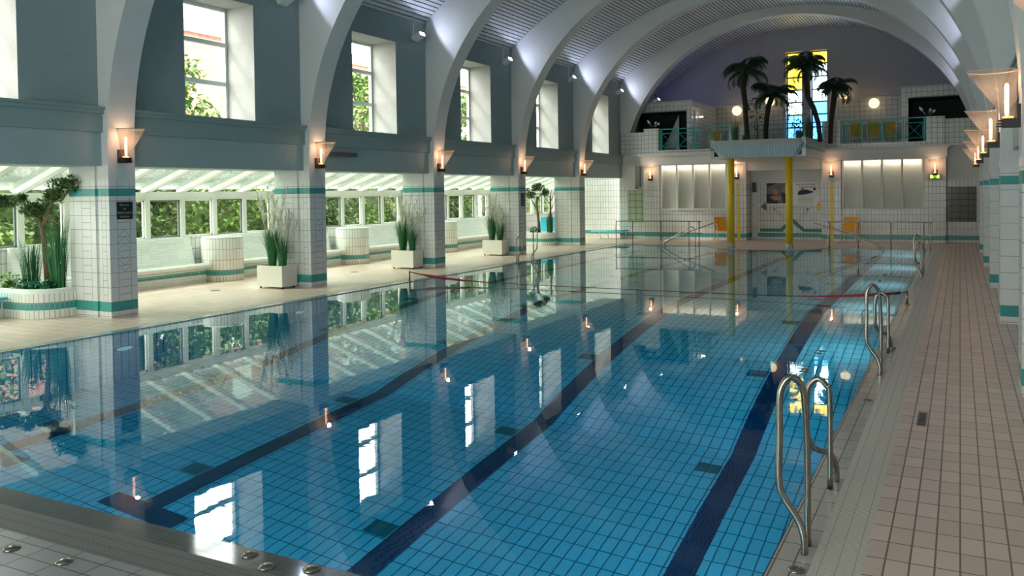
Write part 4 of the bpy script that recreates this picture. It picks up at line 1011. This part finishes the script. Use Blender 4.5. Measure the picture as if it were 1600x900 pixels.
# end rails and stair rails
def guard(label, xs, xend, corner):
    y = YF+.1; t = W(thing('guard_rail', label, 'guard rail', (xs[0], y, 0), 'steel guard rails at the pool end'), (xs[0], y, 0))
    zt, zm, r = .83, .43, .016
    pts = [(corner[0], corner[1], 0), (corner[0], corner[1], zt-.06), (lerp(corner[0], xs[0], .25), lerp(corner[1], y, .25), zt)] + [(x, y, zt) for x in xs[1:]]+[(xend, y, zt)]
    mb = MB(); mb.tube(smooth(pts, 5), r, 8); mb.build('top_rail', m_steel, t)
    mb = MB(); mb.tube([(corner[0], corner[1], zm), (xs[0], y, zm), (xend, y, zm)], r*.8, 8); mb.build('middle_rail', m_steel, t)
    for x in xs: mb = MB(); mb.tube([(x, y, 0), (x, y, zt)], r, 8); flange(mb, x, y); mb.build('post', m_steel, t)
guard('long steel guard rail at the pool end, left of the yellow columns', [-10.35, -9.3, -8.3, -7.95], -7.85, (-10.86, 28.2))
guard('long steel guard rail at the pool end, right of the yellow columns', [-.98, -1.9, -2.85, -3.70], -3.75, (-.80, 28.35))
def stair_rail(label, s, xt, xb, y):
    t = W(thing('stair_handrail', label, 'handrail', (xt, y, 0), 'sloping steel stair rails'), (xt, y, 0))
    for yy, q in ((y, 0), (y-.62, 1)):
        pts = [(xt, yy, .0), (xt, yy, .55), (xt+s*.10, yy, .68), (xt+s*.2, yy, .66), (lerp(xt, xb, .6), yy, .36), (xb, yy, .10), (xb+s*.06, yy, .0), (xb+s*.02, yy, -.12), (xb-s*.05, yy, -.5)]
        if q == 0: pts = [(xt-s*.5, yy, .81)] + pts[4:]
        mb = MB(); mb.tube(smooth(pts, 5), .016, 8); mb.build('sloping_rail', m_steel, t)
    mb = MB(); zf = SHAL
    for k in range(3): mb.box(lerp(xt, xb, .15+.27*k), lerp(xt, xb, .42+.27*k), y-.75, YF-.002, zf, -.22-.22*k)
    st(mb.build('submerged_step', m_pool))
stair_rail('sloping steel stair rails entering the water left of the yellow columns', -1, -7.80, -9.0, 28.1)
stair_rail('sloping steel stair rails entering the water right of the yellow columns', 1, -3.62, -2.15, 28.1)
# rope across the pool with its two posts
for x, y, lab in ((-10.73, 15.30, 'short steel rope post on the left pool edge'), (-.77, 15.15, 'short steel rope post on the right pool edge')):
    mb = MB(); mb.tube([(x, y, 0), (x, y, .22)], .018, 10); flange(mb, x, y); mark(mb.build('rope_post', m_steel), lab, 'post')
t = W(thing('barrier_rope', 'red rope stretched low across the pool', 'rope', (-5.7, 15.2, .1)), (-5.7, 15.2, .1))
xa, xb = -10.73, -.77
def rz_(s): return .035+.165*(abs(2*s-1)**5)
P = [(lerp(xa, xb, s), lerp(15.30, 15.15, s), rz_(s)) for s in [k/40 for k in range(41)]]
mb = MB(); mb.tube(P, .007, 6); mb.build('cord', plain('dark_red_cord', (.12, .02, .03), .6), t)
mb = MB(); mb.tube(P[1:9], [.014, .028, .03, .026, .022, .018, .014, .010], 8); mb.build('red_sleeve', m_red, t); mb = MB(); mb.tube(P[33:40], [.010, .012, .014, .018, .022, .026, .022], 8); mb.build('red_sleeve', m_red, t)
mb = MB(); mb.tube(P[0:2], .012, 6); mb.tube([Vector(P[39]), Vector(P[39]).lerp(Vector(P[40]), .6)], .022, 8); mb.build('black_clip', m_black, t)

# ------------------------------------------------------------------ chairs and loungers
def armchair(loc, rz, label, seat_m, group, sc=1):
    t = thing('stacking_chair', label, 'chair', loc, group, rz=rz)
    def B(name, f, m): mb = MB(); f(mb); return mb.build(name, m, t)
    B('seat', lambda mb: mb.extrude([(-.22, .40), (.20, .43), (.24, .42), (.24, .405), (.20, .41), (-.22, .38)], -.22, .22, 'x'), seat_m)
    B('backrest', lambda mb: mb.extrude([(-.20, .42), (-.30, .90), (-.325, .895), (-.225, .41)], -.22, .22, 'x'), seat_m)
    for sx in (-1, 1):
        B('leg', lambda mb: mb.tube([(sx*.24, .24, 0), (sx*.24, .20, .40), (sx*.24, .18, .62)], .014, 8), m_whplast)
        B('leg', lambda mb: mb.tube([(sx*.24, -.30, 0), (sx*.24, -.22, .40), (sx*.24, -.31, .88)], .014, 8), m_whplast)
        B('armrest', lambda mb: mb.tube([(sx*.24, .20, .62), (sx*.24, .0, .65), (sx*.24, -.27, .64)], .018, 8), m_whplast)
    B('crossbar', lambda mb: mb.tube([(-.24, .2, .38), (.24, .2, .38)], .01, 6), m_whplast)
    return t
armchair((-7.78, 31.0, 0), PI+.5, 'orange armchair with white frame left of the yellow columns', m_orange, 'orange armchairs at the far wall')
armchair((-3.42, 31.25, 0), PI-.1, 'orange armchair with white frame right of the yellow columns', m_orange, 'orange armchairs at the far wall')
for x, lab in ((-3.25, 'yellow chair behind the left panel of the right railing'), (-2.65, 'yellow chair behind the second panel of the right railing'), (-2.25, 'yellow chair behind the third panel of the right railing')):
    armchair((x, 32.65, 3.34), R.uniform(-.3, .3), lab, m_yelseat, 'yellow chairs on the balcony')
armchair((-9.0, 34.6, 3.34), .4, 'yellow chair behind the left railing near the cabin', m_yelseat, 'yellow chairs on the balcony')
def lounger(loc, rz, label, back=0.0, L=1.75, group='turquoise sun loungers'):
    t = thing('sun_lounger', label, 'sun lounger', loc, group, rz=rz)
    def B(name, f, m): mb = MB(); f(mb); return mb.build(name, m, t)
    k = .62
    B('seat_mat', lambda mb: mb.extrude([(0, .30), (L*k, .30), (L*k, .33), (.02, .345)], -.3, .3, 'x'), m_blue)
    bx, bz = L*k+L*(1-k)*math.cos(back), .30+L*(1-k)*math.sin(back)
    B('back_mat', lambda mb: mb.extrude([(L*k+.005, .30), (bx, bz), (bx-.03*math.sin(back), bz+.03*math.cos(back)), (L*k+.005-.03*math.sin(back), .30+.03*math.cos(back))], -.3, .3, 'x'), m_blue)
    for sx in (-1, 1):
        B('side_rail', lambda mb: mb.tube([(sx*.32, -.01, .31), (sx*.32, L*k, .31), (sx*.32, bx, bz)], .014, 8), m_whplast)
        for yy in (.18, L*.72): B('leg', lambda mb: mb.tube([(sx*.32, yy, .31), (sx*.30, yy-.05, 0)], .013, 8), m_whplast)
    return t
lounger((-13.52, 7.92, 0), PI/2+.1, 'turquoise lounger end at the left picture edge by the near tub')
lounger((-11.9+.1, 32.0-.35, 0), PI/2-.15, 'flat turquoise lounger on white legs beyond the farthest left pillar', L=1.4)
for x, yy, rz, lab in ((-14.35, 29.0, .15, 'turquoise lounger with raised back behind the far pine'), (-13.72, 29.3, -.1, 'turquoise lounger with raised back behind the bare trunk')):
    lounger((x, yy, 0), rz, lab, back=1.15, L=1.7)

# ------------------------------------------------------------------ outside
mb = MB(); mb.face([(-70, -40, -.05), (-15.75, -40, -.05), (-15.75, 90, -.05), (-70, 90, -.05)]); st(mb.build('ground', m_ground))
def tree(name, loc, h, rad, n, mat, label, seed, ls=.3, grp='trees outside the gallery', z0=.25):
    r = random.Random(seed); x, y, z = loc
    t = W(thing(name, label, 'tree', loc, grp), loc)
    mb = MB(); mb.tube([(x, y, z), (x+.05, y, z+h*.45), (x, y+.05, z+h*.8)], .05+.02*h*.5, 7, taper=.03)
    for k in range(5): a = r.uniform(0, 2*PI); mb.tube([(x, y, z+h*(.25+.1*k)), (x+rad*.7*math.cos(a), y+rad*.7*math.sin(a), z+h*(.45+.1*k))], .03, 5, taper=.01)
    mb.build('trunk', m_bark, t)
    mb = MB()
    blobs = [(r.uniform(-.55, .55)*rad, r.uniform(-.55, .55)*rad, r.uniform(z0+.1, .92)*h, r.uniform(.35, .6)*rad) for _ in range(14)]
    for k in range(n):
        bx, by, bz, br = blobs[k % 14]; a = r.uniform(0, 2*PI); u_ = r.uniform(-1, 1); q = br*r.uniform(.4, 1)
        p = Vector((x+bx+q*math.sqrt(1-u_*u_)*math.cos(a), y+by+q*math.sqrt(1-u_*u_)*math.sin(a), z+bz+q*u_*.8))
        if p.z < z+.05: continue
        leaf(mb, p, (r.uniform(-1, 1), r.uniform(-1, 1), r.uniform(-1, .4)), ls*r.uniform(.6, 1.2), ls*.6)
    mb.build('foliage', mat, t); return t
kinds = [(m_hedge, 'dark leafy shrub'), (m_tree, 'bright green shrub'), (m_hedge, 'tall dark shrub')]
spots = ['left of the nearest left pillar', 'through the leftmost gallery windows', 'behind the near tub pine', 'right of the black sign pillar', 'over the nearest bench', 'above the first drum table',
         'left of the second left pillar', 'right of the second left pillar', 'over the second drum table', 'left of the third left pillar', 'right of the third left pillar', 'over the third drum table', 'behind the far tub']
r_ = random.Random(99)
for k, sp in enumerate(spots):
    m_, nm = kinds[k % 3]; y = 9.0+2.5*k
    tree('garden_shrub', (-18.8-r_.uniform(0, 2.6), y+r_.uniform(-.5, .5), -.05), r_.uniform(2.9, 3.6), r_.uniform(1.6, 1.9), 3600, m_, '%s outside, seen %s' % (nm, sp), 200+k, .2, 'shrubs outside the gallery', .05)
for k, (y, sp) in enumerate(((10, 'first bay roof glazing'), (19.6, 'first whole high window'), (31, 'second bay roof glazing'), (41, 'third bay roof glazing'), (52, 'far roof glazing'))):
    tree('garden_tree', (-25.5, y+1.5, -.05), 8.0 if k != 1 else 7.2, 2.0, 5200, m_tree, 'tall light green tree outside, seen through the %s' % sp, 300+k, .3, 'trees outside the gallery', .3)
mb = MB(); rr = random.Random(5); mb.box(-24.6, -23.9, 4, 62, -.05, 2.6)
for k in range(14000):
    leaf(mb, (rr.choice((-23.9, -23.7, rr.uniform(-24.6, -23.7))), rr.uniform(4, 62), rr.uniform(0, 3.4) if k % 3 else rr.uniform(2.4, 3.5)), (rr.uniform(-1, 1), rr.uniform(-1, 1), rr.uniform(-1, .6)), .3, .17)
mark(mb.build('garden_hedge', m_hedge), 'long dark hedge outside behind the shrubs, seen through the gallery windows', 'hedge')
t = W(thing('brick_building', 'red brick building outside with pale stepped gable', 'building', (-38, 32, 0)), (-38, 32, 0))
m_brickb = tile('outdoor_brick', (.40, .17, .13), (.35, .30, .26), .5, .2, mortar=.02, rough=.9, var=.2)
mb = MB(); mb.box(-46, -38, 8, 80, 0, 11.0); mb.build('wall', m_brickb, t)
mb = MB(); mb.extrude([(-46.3, 11.0), (-37.7, 11.0), (-42, 12.8)], 8, 80, 'y'); mb.build('roof', m_roofr, t)
for k in range(14):
    for zz in (1.5, 5.0, 8.2):
        mb = MB(); yy = 11+5*k; mb.box(-38, -37.93, yy, yy+1.5, zz, zz+1.9); fr = mb.build('window', m_trimw, t)
        mb = MB(); mb.box(-37.93, -37.91, yy+.12, yy+.69, zz+.12, zz+1.78); mb.box(-37.93, -37.91, yy+.81, yy+1.38, zz+.12, zz+1.78); g = mb.build('pane', m_speaker, fr)
for o in bpy.data.objects:
    if '_w' in o: del o['_w']
